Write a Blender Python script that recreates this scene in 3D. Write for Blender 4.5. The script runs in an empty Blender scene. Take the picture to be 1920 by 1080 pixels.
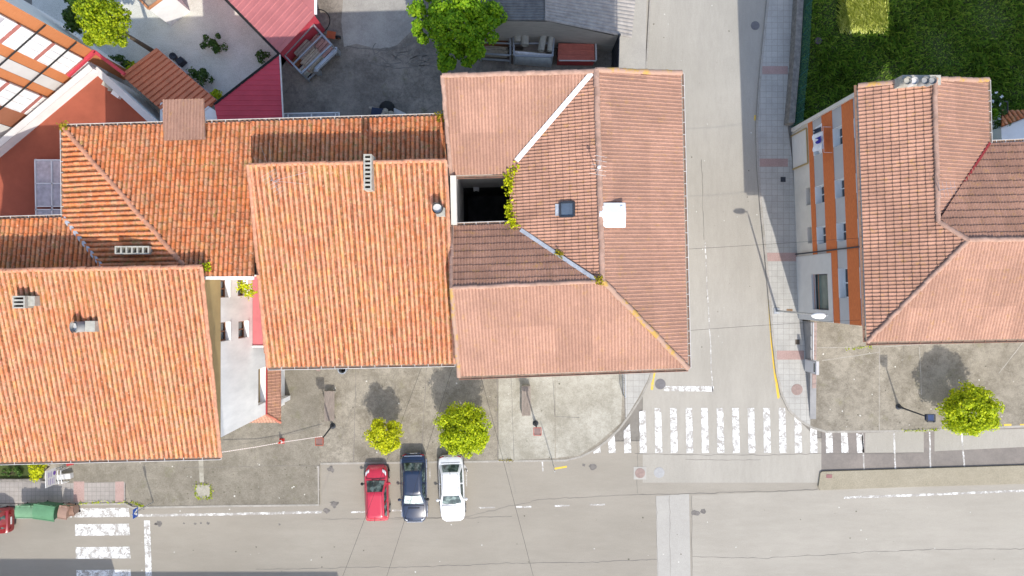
import bpy, bmesh, math, random
from mathutils import Vector, Matrix
random.seed(7)
R = math.radians
C = bpy.context.scene.collection
scn = bpy.context.scene

# ---------------------------------------------------------------- camera, sky, sun, exposure
H, S = 48.0, 27.0                      # drone height in metres, photo pixels per metre on the ground
cam = bpy.data.cameras.new('camera'); cam.sensor_width = 36; cam.lens = H * S / 1920 * 36
cam.clip_end = 2000
camo = bpy.data.objects.new('camera', cam); C.objects.link(camo); camo.location = (0, 0, H)
scn.camera = camo
world = bpy.data.worlds.new('World'); scn.world = world; world.use_nodes = True
nt = world.node_tree; bg = nt.nodes['Background']
sky = nt.nodes.new('ShaderNodeTexSky'); sky.sky_type = 'NISHITA'; sky.sun_disc = False
SUN_EL, SUN_AZ = 47.0, 163.5
sky.dust_density = 1.6; sky.ozone_density = 1.2; sky.sun_elevation = R(SUN_EL); sky.sun_rotation = R(SUN_AZ)
nt.links.new(sky.outputs[0], bg.inputs[0]); bg.inputs[1].default_value = 0.15
sl = bpy.data.lights.new('sun', 'SUN'); sl.energy = 2.3; sl.angle = R(0.5); sl.color = (1.0, 0.955, 0.88)
so = bpy.data.objects.new('sun', sl); C.objects.link(so)
_l = 1 / math.tan(R(SUN_EL))
so.rotation_euler = Vector((-_l * math.sin(R(180 - SUN_AZ)), _l * math.cos(R(180 - SUN_AZ)), -1)).to_track_quat('-Z', 'Y').to_euler()
so.location = (10, -40, 60)
scn.view_settings.view_transform = 'Standard'; scn.view_settings.look = 'None'
scn.view_settings.exposure = 0.92; scn.view_settings.gamma = 1

# ---------------------------------------------------------------- geometry helpers
def W(px, py, z=0.0):                  # where a photo pixel lies at height z
    k = 1 - z / H
    return Vector(((px - 960) / S * k, (540 - py) / S * k, z))
class Plane:
    def __init__(s, a, b, c):
        s.o = a.copy(); n = (b - a).cross(c - a).normalized()
        s.n = n if n.z > 0 else -n
    def hit(s, px, py):
        d = Vector(((px - 960) / S / H, (540 - py) / S / H, -1)); o = Vector((0, 0, H))
        return o + d * ((s.o - o).dot(s.n) / d.dot(s.n))
    def z(s, x, y): return s.o.z - (s.n.x * (x - s.o.x) + s.n.y * (y - s.o.y)) / s.n.z
class MB:
    def __init__(s): s.v = []; s.f = []; s.m = []; s.uv = None
    def face(s, pts, mi=0):
        i = len(s.v); s.v += [Vector(p) for p in pts]; s.f.append(list(range(i, i + len(pts)))); s.m.append(mi); return s
    def grid(s, rows, mi=0, close=False):
        i = len(s.v); n = len(rows[0])
        for r in rows: s.v += [Vector(p) for p in r]
        for a in range(len(rows) - 1):
            for b in range(n if close else n - 1):
                c = (b + 1) % n
                s.f.append([i + a * n + b, i + a * n + c, i + (a + 1) * n + c, i + (a + 1) * n + b]); s.m.append(mi)
        return s
    def box(s, c, size, rz=0.0, mi=0, tilt=None, taper=1.0):
        c = Vector(c); hx, hy, hz = [q / 2 for q in size]; M = Matrix.Rotation(rz, 3, 'Z')
        if tilt: M = M @ Matrix.Rotation(tilt[0], 3, 'X') @ Matrix.Rotation(tilt[1], 3, 'Y')
        P = [c + M @ Vector((x * hx * (taper if z < 0 else 1), y * hy * (taper if z < 0 else 1), z * hz)) for z in (-1, 1) for x, y in ((-1, -1), (1, -1), (1, 1), (-1, 1))]
        i = len(s.v); s.v += P
        for q in ((3, 2, 1, 0), (4, 5, 6, 7), (0, 1, 5, 4), (1, 2, 6, 5), (2, 3, 7, 6), (3, 0, 4, 7)):
            s.f.append([i + k for k in q]); s.m.append(mi)
        return s
    def beam(s, a, b, w, h, mi=0, up=Vector((0, 0, 1))):
        a = Vector(a); b = Vector(b); d = (b - a).normalized()
        x = d.cross(up)
        x = x.normalized() if x.length > 1e-4 else Vector((1, 0, 0))
        y = x.cross(d).normalized(); i = len(s.v)
        for p in (a, b):
            s.v += [p + x * (sx * w / 2) + y * (sy * h / 2) for sx, sy in ((-1, -1), (1, -1), (1, 1), (-1, 1))]
        for q in ((3, 2, 1, 0), (4, 5, 6, 7), (0, 1, 5, 4), (1, 2, 6, 5), (2, 3, 7, 6), (3, 0, 4, 7)):
            s.f.append([i + k for k in q]); s.m.append(mi)
        return s
    def prism(s, poly, z0, z1, mi=0, bottom=False):   # poly of xy
        n = len(poly); A = sum(poly[i][0] * poly[(i + 1) % n][1] - poly[(i + 1) % n][0] * poly[i][1] for i in range(n))
        if A < 0: poly = poly[::-1]
        i = len(s.v)
        s.v += [Vector((p[0], p[1], z0)) for p in poly] + [Vector((p[0], p[1], z1)) for p in poly]
        s.f.append([i + n + k for k in range(n)]); s.m.append(mi)
        if bottom: s.f.append([i + n - 1 - k for k in range(n)]); s.m.append(mi)
        for k in range(n):
            q = (k + 1) % n; s.f.append([i + k, i + q, i + n + q, i + n + k]); s.m.append(mi)
        return s
    def tube(s, pts, r, n=8, mi=0, cap=True):
        pts = [Vector(p) for p in pts]; rows = []
        for k, p in enumerate(pts):
            d = (pts[min(k + 1, len(pts) - 1)] - pts[max(k - 1, 0)]).normalized()
            x = d.cross(Vector((0, 0, 1)))
            x = x.normalized() if x.length > 1e-3 else Vector((1, 0, 0))
            y = x.cross(d); rr = r[k] if isinstance(r, (list, tuple)) else r
            rows.append([p + x * (math.cos(2 * math.pi * a / n) * rr) + y * (math.sin(2 * math.pi * a / n) * rr) for a in range(n)])
        s.grid(rows, mi, close=True)
        if cap: s.face(rows[0], mi); s.face(rows[-1][::-1], mi)
        return s
    def lathe(s, c, prof, n=20, mi=0):
        c = Vector(c)
        s.grid([[c + Vector((math.cos(2 * math.pi * a / n) * r, math.sin(2 * math.pi * a / n) * r, z)) for a in range(n)] for r, z in prof], mi, close=True)
        return s
    def build(s, name, mats, parent=None, smooth=None):
        off = wloc(parent)
        me = bpy.data.meshes.new(name)
        me.from_pydata([tuple(p - off) for p in s.v], [], s.f)
        for m in (mats if isinstance(mats, (list, tuple)) else [mats]): me.materials.append(m)
        me.polygons.foreach_set('material_index', s.m)
        if s.uv:
            l = me.uv_layers.new(name='tile'); l.data.foreach_set('uv', [q for uv in s.uv for q in uv])
        if smooth is not None:
            me.polygons.foreach_set('use_smooth', [True] * len(me.polygons))
            if smooth < 180: me.set_sharp_from_angle(angle=R(smooth))
        me.update()
        o = bpy.data.objects.new(name, me); C.objects.link(o)
        if parent: o.parent = parent
        return o
WL = {}
def wloc(o):
    v = Vector((0, 0, 0))
    while o: v += o.location; o = o.parent
    return v
def tag(o, label=None, cat=None, group=None, kind=None):
    if label: o['label'] = label
    if cat: o['category'] = cat
    if group: o['group'] = group
    if kind: o['kind'] = kind
    return o
def thing(name, label, cat, loc=(0, 0, 0), rz=0, group=None):
    o = bpy.data.objects.new(name, None); C.objects.link(o); o.empty_display_size = 0.3
    o.location = loc; o.rotation_euler = (0, 0, rz)
    return tag(o, label, cat, group)
def dup(root, loc, rz=0, label=None, group=None):
    r = root.copy(); C.objects.link(r); r.location = loc; r.rotation_euler = (0, 0, rz)
    if label: r['label'] = label
    if group: r['group'] = group
    for ch in list(root.children):
        c = ch.copy(); C.objects.link(c); c.parent = r
        for g in list(ch.children):
            d = g.copy(); C.objects.link(d); d.parent = c
    return r
def struct(name, mb, m): return tag(mb.build(name, m), kind='structure')

# ---------------------------------------------------------------- materials
def nodes(name):
    m = bpy.data.materials.new(name); m.use_nodes = True
    t = m.node_tree; b = t.nodes['Principled BSDF']
    return m, t, b
def N(t, typ, **kw):
    n = t.nodes.new(typ)
    for k, v in kw.items(): setattr(n, k, v)
    return n
def noise(t, vec, scale, detail=4, rough=0.6):
    n = N(t, 'ShaderNodeTexNoise'); n.inputs['Scale'].default_value = scale; n.inputs['Detail'].default_value = detail
    n.inputs['Roughness'].default_value = rough
    if vec is not None: t.links.new(vec, n.inputs['Vector'])
    return n.outputs['Fac']
def ramp(t, fac, stops, interp='LINEAR'):
    r = N(t, 'ShaderNodeValToRGB'); e = r.color_ramp.elements; r.color_ramp.interpolation = interp
    while len(e) < len(stops): e.new(0.5)
    for q, (p, c) in zip(e, stops):
        q.position = p; q.color = (*c, 1) if not isinstance(c, (int, float)) else (c, c, c, 1)
    t.links.new(fac, r.inputs[0]); return r.outputs[0]
def mix(t, fac, a, b, typ='MIX'):
    n = N(t, 'ShaderNodeMix', data_type='RGBA', blend_type=typ)
    for i, v in ((0, fac), (6, a), (7, b)):
        if hasattr(v, 'is_linked'): t.links.new(v, n.inputs[i])
        elif isinstance(v, (int, float)): n.inputs[i].default_value = v
        else: n.inputs[i].default_value = (*v, 1)
    return n.outputs[2]
def math_(t, op, a, b=0.0, c=0.0):
    n = N(t, 'ShaderNodeMath', operation=op)
    for i, v in enumerate((a, b, c)):
        if hasattr(v, 'is_linked'): t.links.new(v, n.inputs[i])
        else: n.inputs[i].default_value = v
    return n.outputs[0]
def bump(t, b, h, strength=0.3, dist=0.02):
    n = N(t, 'ShaderNodeBump'); n.inputs['Strength'].default_value = strength; n.inputs['Distance'].default_value = dist
    t.links.new(h, n.inputs['Height']); t.links.new(n.outputs[0], b.inputs['Normal'])
def objc(t): return N(t, 'ShaderNodeTexCoord').outputs['Object']
def scale_vec(t, vec, s):
    n = N(t, 'ShaderNodeMapping'); n.inputs['Scale'].default_value = s; t.links.new(vec, n.inputs[0]); return n.outputs[0]
def mk(name, col, rough=0.8, metal=0.0, var=0.2, scale=1.5, bmp=0.0, bscale=40, spec=0.3, coat=0, stretch=None):
    m, t, b = nodes(name); co = objc(t)
    if stretch: co = scale_vec(t, co, stretch)
    f = noise(t, co, scale, 6, 0.65)
    lo = tuple(c * (1 - var) for c in col); hi = tuple(min(1, c * (1 + var * 0.8)) for c in col)
    t.links.new(ramp(t, f, [(0.3, lo), (0.7, hi)]), b.inputs['Base Color'])
    b.inputs['Roughness'].default_value = rough; b.inputs['Metallic'].default_value = metal
    b.inputs['Specular IOR Level'].default_value = spec
    if coat: b.inputs['Coat Weight'].default_value = coat; b.inputs['Coat Roughness'].default_value = 0.05
    if bmp: bump(t, b, noise(t, co, bscale, 3), bmp)
    return m
def ground_mat(name, base, dark, light, big=0.12, mid=0.9, stain=0.5, crack=0.0, crack_scale=0.5, speck=0.25, streak=None, moss=None):
    m, t, b = nodes(name); co = objc(t)
    c1 = ramp(t, noise(t, co, big, 5, 0.6), [(0.35, base), (0.65, light)])
    sv = scale_vec(t, co, streak) if streak else co
    f2 = math_(t, 'ADD', math_(t, 'MULTIPLY', noise(t, sv, mid * 0.7, 12, 0.78), 0.62), math_(t, 'MULTIPLY', noise(t, sv, mid * 5, 8, 0.8), 0.38))
    c2 = mix(t, math_(t, 'MULTIPLY', ramp(t, f2, [(0.42, 1.0), (0.56, 0.0)]), stain * 0.85), c1, dark)
    f3 = noise(t, co, 22, 2, 0.8)
    c3 = mix(t, speck, c2, ramp(t, f3, [(0.3, 0.25), (0.7, 0.75)]), 'OVERLAY')
    if moss:
        c3 = mix(t, math_(t, 'MULTIPLY', ramp(t, noise(t, co, 0.7, 7, 0.7), [(0.58, 0.0), (0.72, 1.0)]), 0.6), c3, moss)
    if crack:
        v = N(t, 'ShaderNodeTexVoronoi', feature='DISTANCE_TO_EDGE'); v.inputs['Scale'].default_value = crack_scale
        nz = N(t, 'ShaderNodeTexNoise'); nz.inputs['Scale'].default_value = 1.5; nz.inputs['Detail'].default_value = 4; t.links.new(co, nz.inputs['Vector'])
        wv = N(t, 'ShaderNodeVectorMath', operation='MULTIPLY_ADD'); t.links.new(nz.outputs['Color'], wv.inputs[0]); wv.inputs[1].default_value = (0.9, 0.9, 0); t.links.new(co, wv.inputs[2])
        t.links.new(wv.outputs[0], v.inputs['Vector'])
        msk = math_(t, 'MULTIPLY', ramp(t, v.outputs['Distance'], [(0.0, 1.0), (0.018 * crack_scale / 0.5, 0.0)]), ramp(t, noise(t, co, 0.25, 2), [(0.45, 0.0), (0.6, 1.0)]))
        c3 = mix(t, math_(t, 'MULTIPLY', msk, crack), c3, tuple(q * 0.3 for q in dark))
    t.links.new(c3, b.inputs['Base Color']); b.inputs['Roughness'].default_value = 0.9; b.inputs['Specular IOR Level'].default_value = 0.2
    bump(t, b, noise(t, co, 60, 2), 0.25, 0.01)
    return m
def tile_mat(name, stops, dirt, dirt_amt, lichen=(0.42, 0.30, 0.03), lichen_amt=0.5, big_dark=(0.2, 0.1, 0.07), big_amt=0.4, joint=0.0, interp='LINEAR', chan=0.55, tile_w=0.5, patchy=0.0, batch=0.55):
    m, t, b = nodes(name)
    u = N(t, 'ShaderNodeUVMap', uv_map='tile'); sp = N(t, 'ShaderNodeSeparateXYZ'); t.links.new(u.outputs[0], sp.inputs[0])
    cb = N(t, 'ShaderNodeCombineXYZ'); t.links.new(math_(t, 'FLOOR', sp.outputs[0]), cb.inputs[0]); t.links.new(math_(t, 'FLOOR', sp.outputs[1]), cb.inputs[1])
    wn = N(t, 'ShaderNodeTexWhiteNoise', noise_dimensions='2D'); t.links.new(cb.outputs[0], wn.inputs[0])
    co = objc(t)
    cv = N(t, 'ShaderNodeCombineXYZ'); t.links.new(math_(t, 'MULTIPLY', math_(t, 'FLOOR', sp.outputs[0]), 7.31), cv.inputs[0]); t.links.new(math_(t, 'MULTIPLY', sp.outputs[1], 0.22), cv.inputs[1])
    cn = ramp(t, noise(t, cv.outputs[0], 1.0, 3, 0.6), [(0.28, 0.0), (0.72, 1.0)])
    col = ramp(t, math_(t, 'ADD', math_(t, 'MULTIPLY', wn.outputs['Value'], tile_w), math_(t, 'MULTIPLY', cn, 1 - tile_w)), stops, interp)
    # tiles from different firings, laid in blocks
    cb2 = N(t, 'ShaderNodeCombineXYZ'); t.links.new(math_(t, 'FLOOR', math_(t, 'MULTIPLY', sp.outputs[0], 0.09)), cb2.inputs[0]); t.links.new(math_(t, 'FLOOR', math_(t, 'MULTIPLY', sp.outputs[1], 0.17)), cb2.inputs[1])
    w2 = N(t, 'ShaderNodeTexWhiteNoise', noise_dimensions='2D'); t.links.new(cb2.outputs[0], w2.inputs[0])
    col = mix(t, batch, col, ramp(t, w2.outputs['Value'], [(0.0, 0.40), (1.0, 0.60)]), 'OVERLAY')
    # grime that gathers in patches
    col = mix(t, math_(t, 'MULTIPLY', ramp(t, noise(t, co, 0.8, 8, 0.72), [(0.45, 0.0), (0.7, 1.0)]), big_amt), col, big_dark)
    if patchy: col = mix(t, math_(t, 'MULTIPLY', ramp(t, noise(t, co, 2.6, 6, 0.75), [(0.46, 0.0), (0.66, 1.0)]), patchy), col, (0.66, 0.43, 0.29))
    fr = math_(t, 'FRACT', sp.outputs[0]); ch = math_(t, 'ABSOLUTE', math_(t, 'SUBTRACT', fr, 0.5))
    chm = ramp(t, ch, [(chan * 0.5, 0.0), (chan * 0.5 + 0.12, 1.0)])
    dn = ramp(t, noise(t, co, 6, 5, 0.7), [(0.3, 0.35), (0.65, 1.0)])
    dcol = mix(t, ramp(t, noise(t, co, 0.35, 4, 0.7), [(0.5, 0.0), (0.66, 0.75)]), dirt, (0.20, 0.14, 0.02)) if dirt_amt > 0.8 else dirt
    col = mix(t, math_(t, 'MULTIPLY', math_(t, 'MULTIPLY', chm, dn), dirt_amt), col, dcol)
    if joint:
        fy = math_(t, 'FRACT', sp.outputs[1]); col = mix(t, math_(t, 'MULTIPLY', math_(t, 'GREATER_THAN', fy, 0.93), joint), col, tuple(q * 0.5 for q in dirt))
    lm = math_(t, 'MULTIPLY', ramp(t, noise(t, co, 2.6, 10, 0.78), [(0.565, 0.0), (0.625, 1.0)]), lichen_amt)
    col = mix(t, lm, col, lichen)
    if patchy: col = mix(t, math_(t, 'MULTIPLY', ramp(t, noise(t, co, 5.5, 8, 0.8), [(0.59, 0.0), (0.64, 1.0)]), 0.6), col, (0.70, 0.50, 0.37)); col = mix(t, math_(t, 'MULTIPLY', ramp(t, noise(t, scale_vec(t, co, (1.3, 0.9, 1.1)), 3.3, 9, 0.8), [(0.58, 0.0), (0.63, 1.0)]), 0.5), col, (0.24, 0.16, 0.115))
    col = mix(t, 0.5, col, ramp(t, noise(t, co, 11, 6, 0.85), [(0.3, 0.28), (0.7, 0.74)]), 'OVERLAY')
    t.links.new(col, b.inputs['Base Color']); b.inputs['Roughness'].default_value = 0.9; b.inputs['Specular IOR Level'].default_value = 0.15
    bump(t, b, noise(t, co, 35, 3), 0.35, 0.01)
    return m
def leaf_mat(name, a, b_, c, trans=0.35):
    m, t, b = nodes(name)
    g = N(t, 'ShaderNodeNewGeometry')
    col = ramp(t, g.outputs['Random Per Island'], [(0.0, a), (0.5, b_), (1.0, c)])
    t.links.new(col, b.inputs['Base Color']); b.inputs['Roughness'].default_value = 0.55; b.inputs['Specular IOR Level'].default_value = 0.25
    tr = N(t, 'ShaderNodeBsdfTranslucent'); t.links.new(mix(t, 1.0, col, (1.0, 1.0, 0.55), 'MULTIPLY'), tr.inputs[0])
    ms = N(t, 'ShaderNodeMixShader'); ms.inputs[0].default_value = trans
    t.links.new(b.outputs[0], ms.inputs[1]); t.links.new(tr.outputs[0], ms.inputs[2])
    t.links.new(ms.outputs[0], t.nodes['Material Output'].inputs[0])
    return m
def paint_mat(name, white, under, wear=0.5):
    m, t, b = nodes(name); co = objc(t)
    f = math_(t, 'ADD', math_(t, 'MULTIPLY', noise(t, co, 2.2, 8, 0.75), 0.6), math_(t, 'MULTIPLY', noise(t, co, 14, 4, 0.8), 0.4))
    k = 0.40 + 0.22 * (wear - 0.5)
    wc = mix(t, math_(t, 'MULTIPLY', ramp(t, noise(t, co, 0.9, 6, 0.7), [(0.42, 0.0), (0.68, 1.0)]), 0.45), white, tuple(0.5 * p + 0.5 * q for p, q in zip(white, under)))
    t.links.new(mix(t, ramp(t, f, [(k, 1.0), (k + 0.035, 0.0)]), wc, under), b.inputs['Base Color']); b.inputs['Roughness'].default_value = 0.75
    return m
def glass_mat(name, col, rough=0.08):
    m, t, b = nodes(name); co = objc(t)
    t.links.new(ramp(t, noise(t, co, 2.5, 3), [(0.3, tuple(q * 0.6 for q in col)), (0.7, col)]), b.inputs['Base Color'])
    b.inputs['Roughness'].default_value = rough; b.inputs['Specular IOR Level'].default_value = 0.6
    return m

ASPH = (0.33, 0.31, 0.285)
m_ground = ground_mat('earth', (0.2, 0.18, 0.15), (0.12, 0.11, 0.09), (0.25, 0.23, 0.2))
m_road = ground_mat('asphalt_main', (0.287, 0.258, 0.211), (0.214, 0.193, 0.157), (0.328, 0.298, 0.247), 0.09, 0.35, 0.35, streak=(0.35, 1.6, 1))
m_side = ground_mat('asphalt_side', (0.348, 0.323, 0.275), (0.260, 0.242, 0.204), (0.395, 0.367, 0.316), 0.12, 0.6, 0.4, streak=(1.6, 0.3, 1))
m_road2 = ground_mat('asphalt_pale', (0.338, 0.308, 0.258), (0.255, 0.233, 0.193), (0.382, 0.351, 0.296), 0.1, 0.35, 0.4, streak=(0.35, 1.6, 1))
m_bay = ground_mat('asphalt_bay', (0.218, 0.194, 0.171), (0.131, 0.119, 0.106), (0.254, 0.222, 0.194), 0.2, 0.8, 0.5)
m_patch = ground_mat('asphalt_patch', (0.380, 0.358, 0.321), (0.304, 0.288, 0.255), (0.408, 0.386, 0.343), 0.2, 0.8, 0.4)
m_plaza = ground_mat('concrete_old', (0.264, 0.235, 0.186), (0.143, 0.125, 0.095), (0.331, 0.299, 0.241), 0.22, 0.7, 0.9, crack=0.22, speck=0.5, moss=(0.192, 0.178, 0.097))
m_plaza_b = ground_mat('concrete_pale', (0.354, 0.332, 0.274), (0.223, 0.204, 0.158), (0.427, 0.405, 0.344), 0.22, 0.6, 0.85, crack=0.15, speck=0.4)
m_plaza_d = ground_mat('concrete_dark', (0.214, 0.192, 0.152), (0.133, 0.119, 0.090), (0.262, 0.237, 0.190), 0.22, 0.8, 0.8, crack=0.15, speck=0.5, moss=(0.143, 0.141, 0.072))
m_yard = ground_mat('yard_asphalt', (0.212, 0.183, 0.151), (0.093, 0.081, 0.068), (0.340, 0.295, 0.243), 0.2, 0.8, 0.8, crack=0.3, crack_scale=0.9, speck=0.5, moss=(0.119, 0.124, 0.047))
m_yardpatch = ground_mat('yard_concrete', (0.338, 0.314, 0.275), (0.213, 0.198, 0.176), (0.425, 0.396, 0.347), 0.3, 0.8, 0.6, speck=0.4)
m_gravel = ground_mat('gravel', (0.612, 0.592, 0.506), (0.393, 0.383, 0.314), (0.672, 0.664, 0.592), 0.3, 1.2, 0.5, speck=0.9)
m_kerb = ground_mat('kerb_stone', (0.34, 0.32, 0.28), (0.18, 0.165, 0.13), (0.4, 0.37, 0.33), 0.5, 2.0, 0.5, speck=0.4)
m_median = ground_mat('median_concrete', (0.311, 0.274, 0.200), (0.222, 0.196, 0.138), (0.352, 0.311, 0.232), 0.4, 1.6, 0.5, speck=0.6)
m_soil = ground_mat('lawn_soil', (0.05, 0.07, 0.02), (0.03, 0.04, 0.012), (0.07, 0.09, 0.025), 0.3, 1.2, 0.6)
m_redslab = ground_mat('red_paving', (0.36, 0.25, 0.22), (0.27, 0.19, 0.16), (0.40, 0.28, 0.25), 0.5, 2.0, 0.4, speck=0.4)
m_crack = mk('crack_dark', (0.175, 0.16, 0.138), 0.95)
m_tar = mk('oil_stain', (0.17, 0.155, 0.14), 0.85, scale=4, var=0.4)
def paving_mat(name, base, joint, sx, sy):
    m, t, b = nodes(name); co = objc(t)
    br = N(t, 'ShaderNodeTexBrick'); br.offset = 0.0; t.links.new(co, br.inputs['Vector'])
    br.inputs['Scale'].default_value = 1.0; br.inputs['Brick Width'].default_value = sx; br.inputs['Row Height'].default_value = sy
    br.inputs['Mortar Size'].default_value = 0.012
    br.inputs['Color1'].default_value = (*base, 1); br.inputs['Color2'].default_value = (*[q * 0.9 for q in base], 1); br.inputs['Mortar'].default_value = (*joint, 1)
    c = mix(t, math_(t, 'MULTIPLY', ramp(t, noise(t, co, 0.6, 7, 0.7), [(0.45, 0.0), (0.65, 1.0)]), 0.45), br.outputs['Color'], tuple(q * 0.62 for q in base))
    c = mix(t, 0.3, c, ramp(t, noise(t, co, 20, 3, 0.8), [(0.3, 0.3), (0.7, 0.7)]), 'OVERLAY')
    t.links.new(c, b.inputs['Base Color']); b.inputs['Roughness'].default_value = 0.9
    return m
m_pave = paving_mat('pavement_slabs', (0.429, 0.413, 0.373), (0.264, 0.253, 0.227), 0.4, 0.4)
m_pave2 = paving_mat('pavement_small', (0.33, 0.30, 0.27), (0.2, 0.18, 0.16), 0.3, 0.3)
m_white_line = paint_mat('road_paint_white', (0.80, 0.80, 0.78), (0.33, 0.305, 0.27), 0.86)
m_white_worn = paint_mat('road_paint_worn', (0.74, 0.73, 0.70), (0.32, 0.295, 0.26), 0.98)
m_yellow = paint_mat('road_paint_yellow', (0.72, 0.47, 0.03), (0.34, 0.31, 0.25), 0.65)

m_tile_old = tile_mat('clay_tiles_old', [(0.0, (0.412, 0.139, 0.066)), (0.2, (0.568, 0.189, 0.084)), (0.4, (0.666, 0.238, 0.101)), (0.55, (0.647, 0.230, 0.126)), (0.7, (0.745, 0.303, 0.112)), (0.85, (0.647, 0.254, 0.133)), (1.0, (0.539, 0.320, 0.203))], (0.083, 0.041, 0.017), 0.92, big_amt=0.3, big_dark=(0.372, 0.189, 0.112), lichen=(0.27, 0.19, 0.03), lichen_amt=0.6, chan=0.44, tile_w=0.42, patchy=0.75, batch=0.3)
m_tile_n = tile_mat('clay_tiles_weathered', [(0.0, (0.424, 0.133, 0.056)), (0.2, (0.615, 0.174, 0.062)), (0.45, (0.721, 0.224, 0.077)), (0.6, (0.689, 0.224, 0.099)), (0.78, (0.784, 0.282, 0.093)), (0.9, (0.530, 0.249, 0.130)), (1.0, (0.509, 0.315, 0.186))], (0.090, 0.046, 0.019), 0.92, big_dark=(0.233, 0.116, 0.062), big_amt=0.6, lichen=(0.27, 0.19, 0.03), lichen_amt=0.75, chan=0.5, joint=0.35, tile_w=0.6, patchy=0.6, batch=0.3)
m_tile_brown = tile_mat('concrete_tiles_pink', [(0.0, (0.388, 0.223, 0.157)), (0.5, (0.433, 0.246, 0.173)), (1.0, (0.474, 0.271, 0.191))], (0.192, 0.102, 0.072), 0.62, big_dark=(0.302, 0.172, 0.123), big_amt=0.6, lichen=(0.423, 0.240, 0.051), lichen_amt=0.3, joint=0.0, chan=0.5, tile_w=0.35)
m_tile_brown_w = tile_mat('concrete_tiles_grimy', [(0.0, (0.381, 0.210, 0.141)), (0.5, (0.435, 0.239, 0.164)), (1.0, (0.484, 0.268, 0.185))], (0.141, 0.073, 0.049), 0.58, big_dark=(0.240, 0.132, 0.093), big_amt=0.6, lichen=(0.457, 0.254, 0.052), lichen_amt=0.4, joint=0.6, chan=0.55, tile_w=0.5)
m_ridge = mk('ridge_tile_pink', (0.40, 0.25, 0.185), 0.9, var=0.3, scale=3)
def lichen_ridge():
    m, t, b = nodes('ridge_tile_lichen'); co = objc(t)
    c = mix(t, ramp(t, noise(t, co, 1.3, 5, 0.7), [(0.50, 0.0), (0.58, 1.0)]), (0.40, 0.25, 0.18), (0.46, 0.275, 0.07))
    t.links.new(c, b.inputs['Base Color']); b.inputs['Roughness'].default_value = 0.9; return m
m_ridge_l = lichen_ridge()
m_ridge_o = mk('ridge_tile_clay', (0.52, 0.25, 0.15), 0.9, var=0.35, scale=4)
m_white = mk('white_render', (0.80, 0.79, 0.76), 0.85, var=0.1, scale=0.8, bmp=0.1)
m_white_dirty = mk('white_render_stained', (0.82, 0.80, 0.76), 0.9, var=0.16, scale=0.9, stretch=(1, 1, 0.3))
m_tan = mk('tan_render', (0.409, 0.294, 0.135), 0.9, var=0.12, scale=1.2, bmp=0.1)
m_grey_wall = mk('grey_render', (0.462, 0.451, 0.448), 0.85, var=0.06)
m_pale_grey = mk('pale_grey_render', (0.60, 0.585, 0.555), 0.85, var=0.06)
m_cream = mk('cream_render', (0.66, 0.61, 0.53), 0.85, var=0.1, scale=0.8)
m_cream2 = mk('cream_shutter', (0.72, 0.67, 0.60), 0.6, var=0.06, stretch=(1, 1, 8), scale=2)
def brick_mat(name, a, b_):
    m, t, b = nodes(name); co = objc(t); v = scale_vec(t, co, (3, 3, 22))
    c = ramp(t, noise(t, v, 1.5, 5, 0.7), [(0.3, a), (0.7, b_)])
    t.links.new(c, b.inputs['Base Color']); b.inputs['Roughness'].default_value = 0.85; return m
m_brick = brick_mat('orange_brick', (0.50, 0.115, 0.028), (0.74, 0.21, 0.055))
m_brick_e = brick_mat('orange_brick_light', (0.475, 0.163, 0.054), (0.570, 0.219, 0.084))
m_brick_shaded = brick_mat('shaded_brick', (0.27, 0.10, 0.05), (0.33, 0.13, 0.07))  # facade brick with the shade of the recessed pier put into its colour
m_wood = mk('grey_wood', (0.26, 0.215, 0.18), 0.85, var=0.35, scale=6, stretch=(6, 0.5, 1))
m_timber = mk('timber_pale', (0.36, 0.31, 0.24), 0.85, var=0.3, scale=5)
m_timber_r = mk('timber_red', (0.34, 0.2, 0.17), 0.85, var=0.3, scale=5)
m_brownwood = mk('brown_window_wood', (0.22, 0.09, 0.04), 0.6, var=0.2)
m_dark = mk('dark_metal', (0.045, 0.05, 0.06), 0.5, 0.3)
m_black = mk('black_rubber', (0.02, 0.02, 0.02), 0.8)
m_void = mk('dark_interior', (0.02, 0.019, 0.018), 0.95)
m_metal = mk('grey_metal', (0.36, 0.38, 0.40), 0.45, 0.6, var=0.15)
m_galv = mk('galvanised', (0.5, 0.52, 0.53), 0.4, 0.7, var=0.2, scale=4)
m_whitemetal = mk('white_metal', (0.75, 0.75, 0.74), 0.4, 0.0, var=0.06)
m_shiny = mk('bright_sheet_metal', (0.85, 0.86, 0.88), 0.22, 0.9, var=0.05)
m_fibre = mk('fibre_cement', (0.155, 0.155, 0.15), 0.9, var=0.3, scale=2.5, bmp=0.2)
m_fibre2 = mk('fibre_cement_pale', (0.34, 0.31, 0.28), 0.9, var=0.25, scale=2.5, bmp=0.2)
m_red_sheet = mk('red_sheet_metal', (0.43, 0.145, 0.14), 0.55, 0.0, var=0.12, scale=0.7)
m_maroon = mk('maroon_sheet_metal', (0.529, 0.061, 0.085), 0.5, 0.0, var=0.12, scale=0.8)
m_terracotta_sheet = mk('terracotta_sheet', (0.62, 0.22, 0.115), 0.7, var=0.15, scale=2)
m_terrace = mk('terracotta_floor', (0.316, 0.085, 0.047), 0.85, var=0.14, scale=0.9)
m_redpaint = mk('red_paint', (0.34, 0.04, 0.04), 0.5, var=0.1)
m_redawn = mk('red_awning_sheet', (0.50, 0.15, 0.16), 0.6, var=0.08)
m_glass = glass_mat('window_glass', (0.035, 0.05, 0.06))
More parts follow.
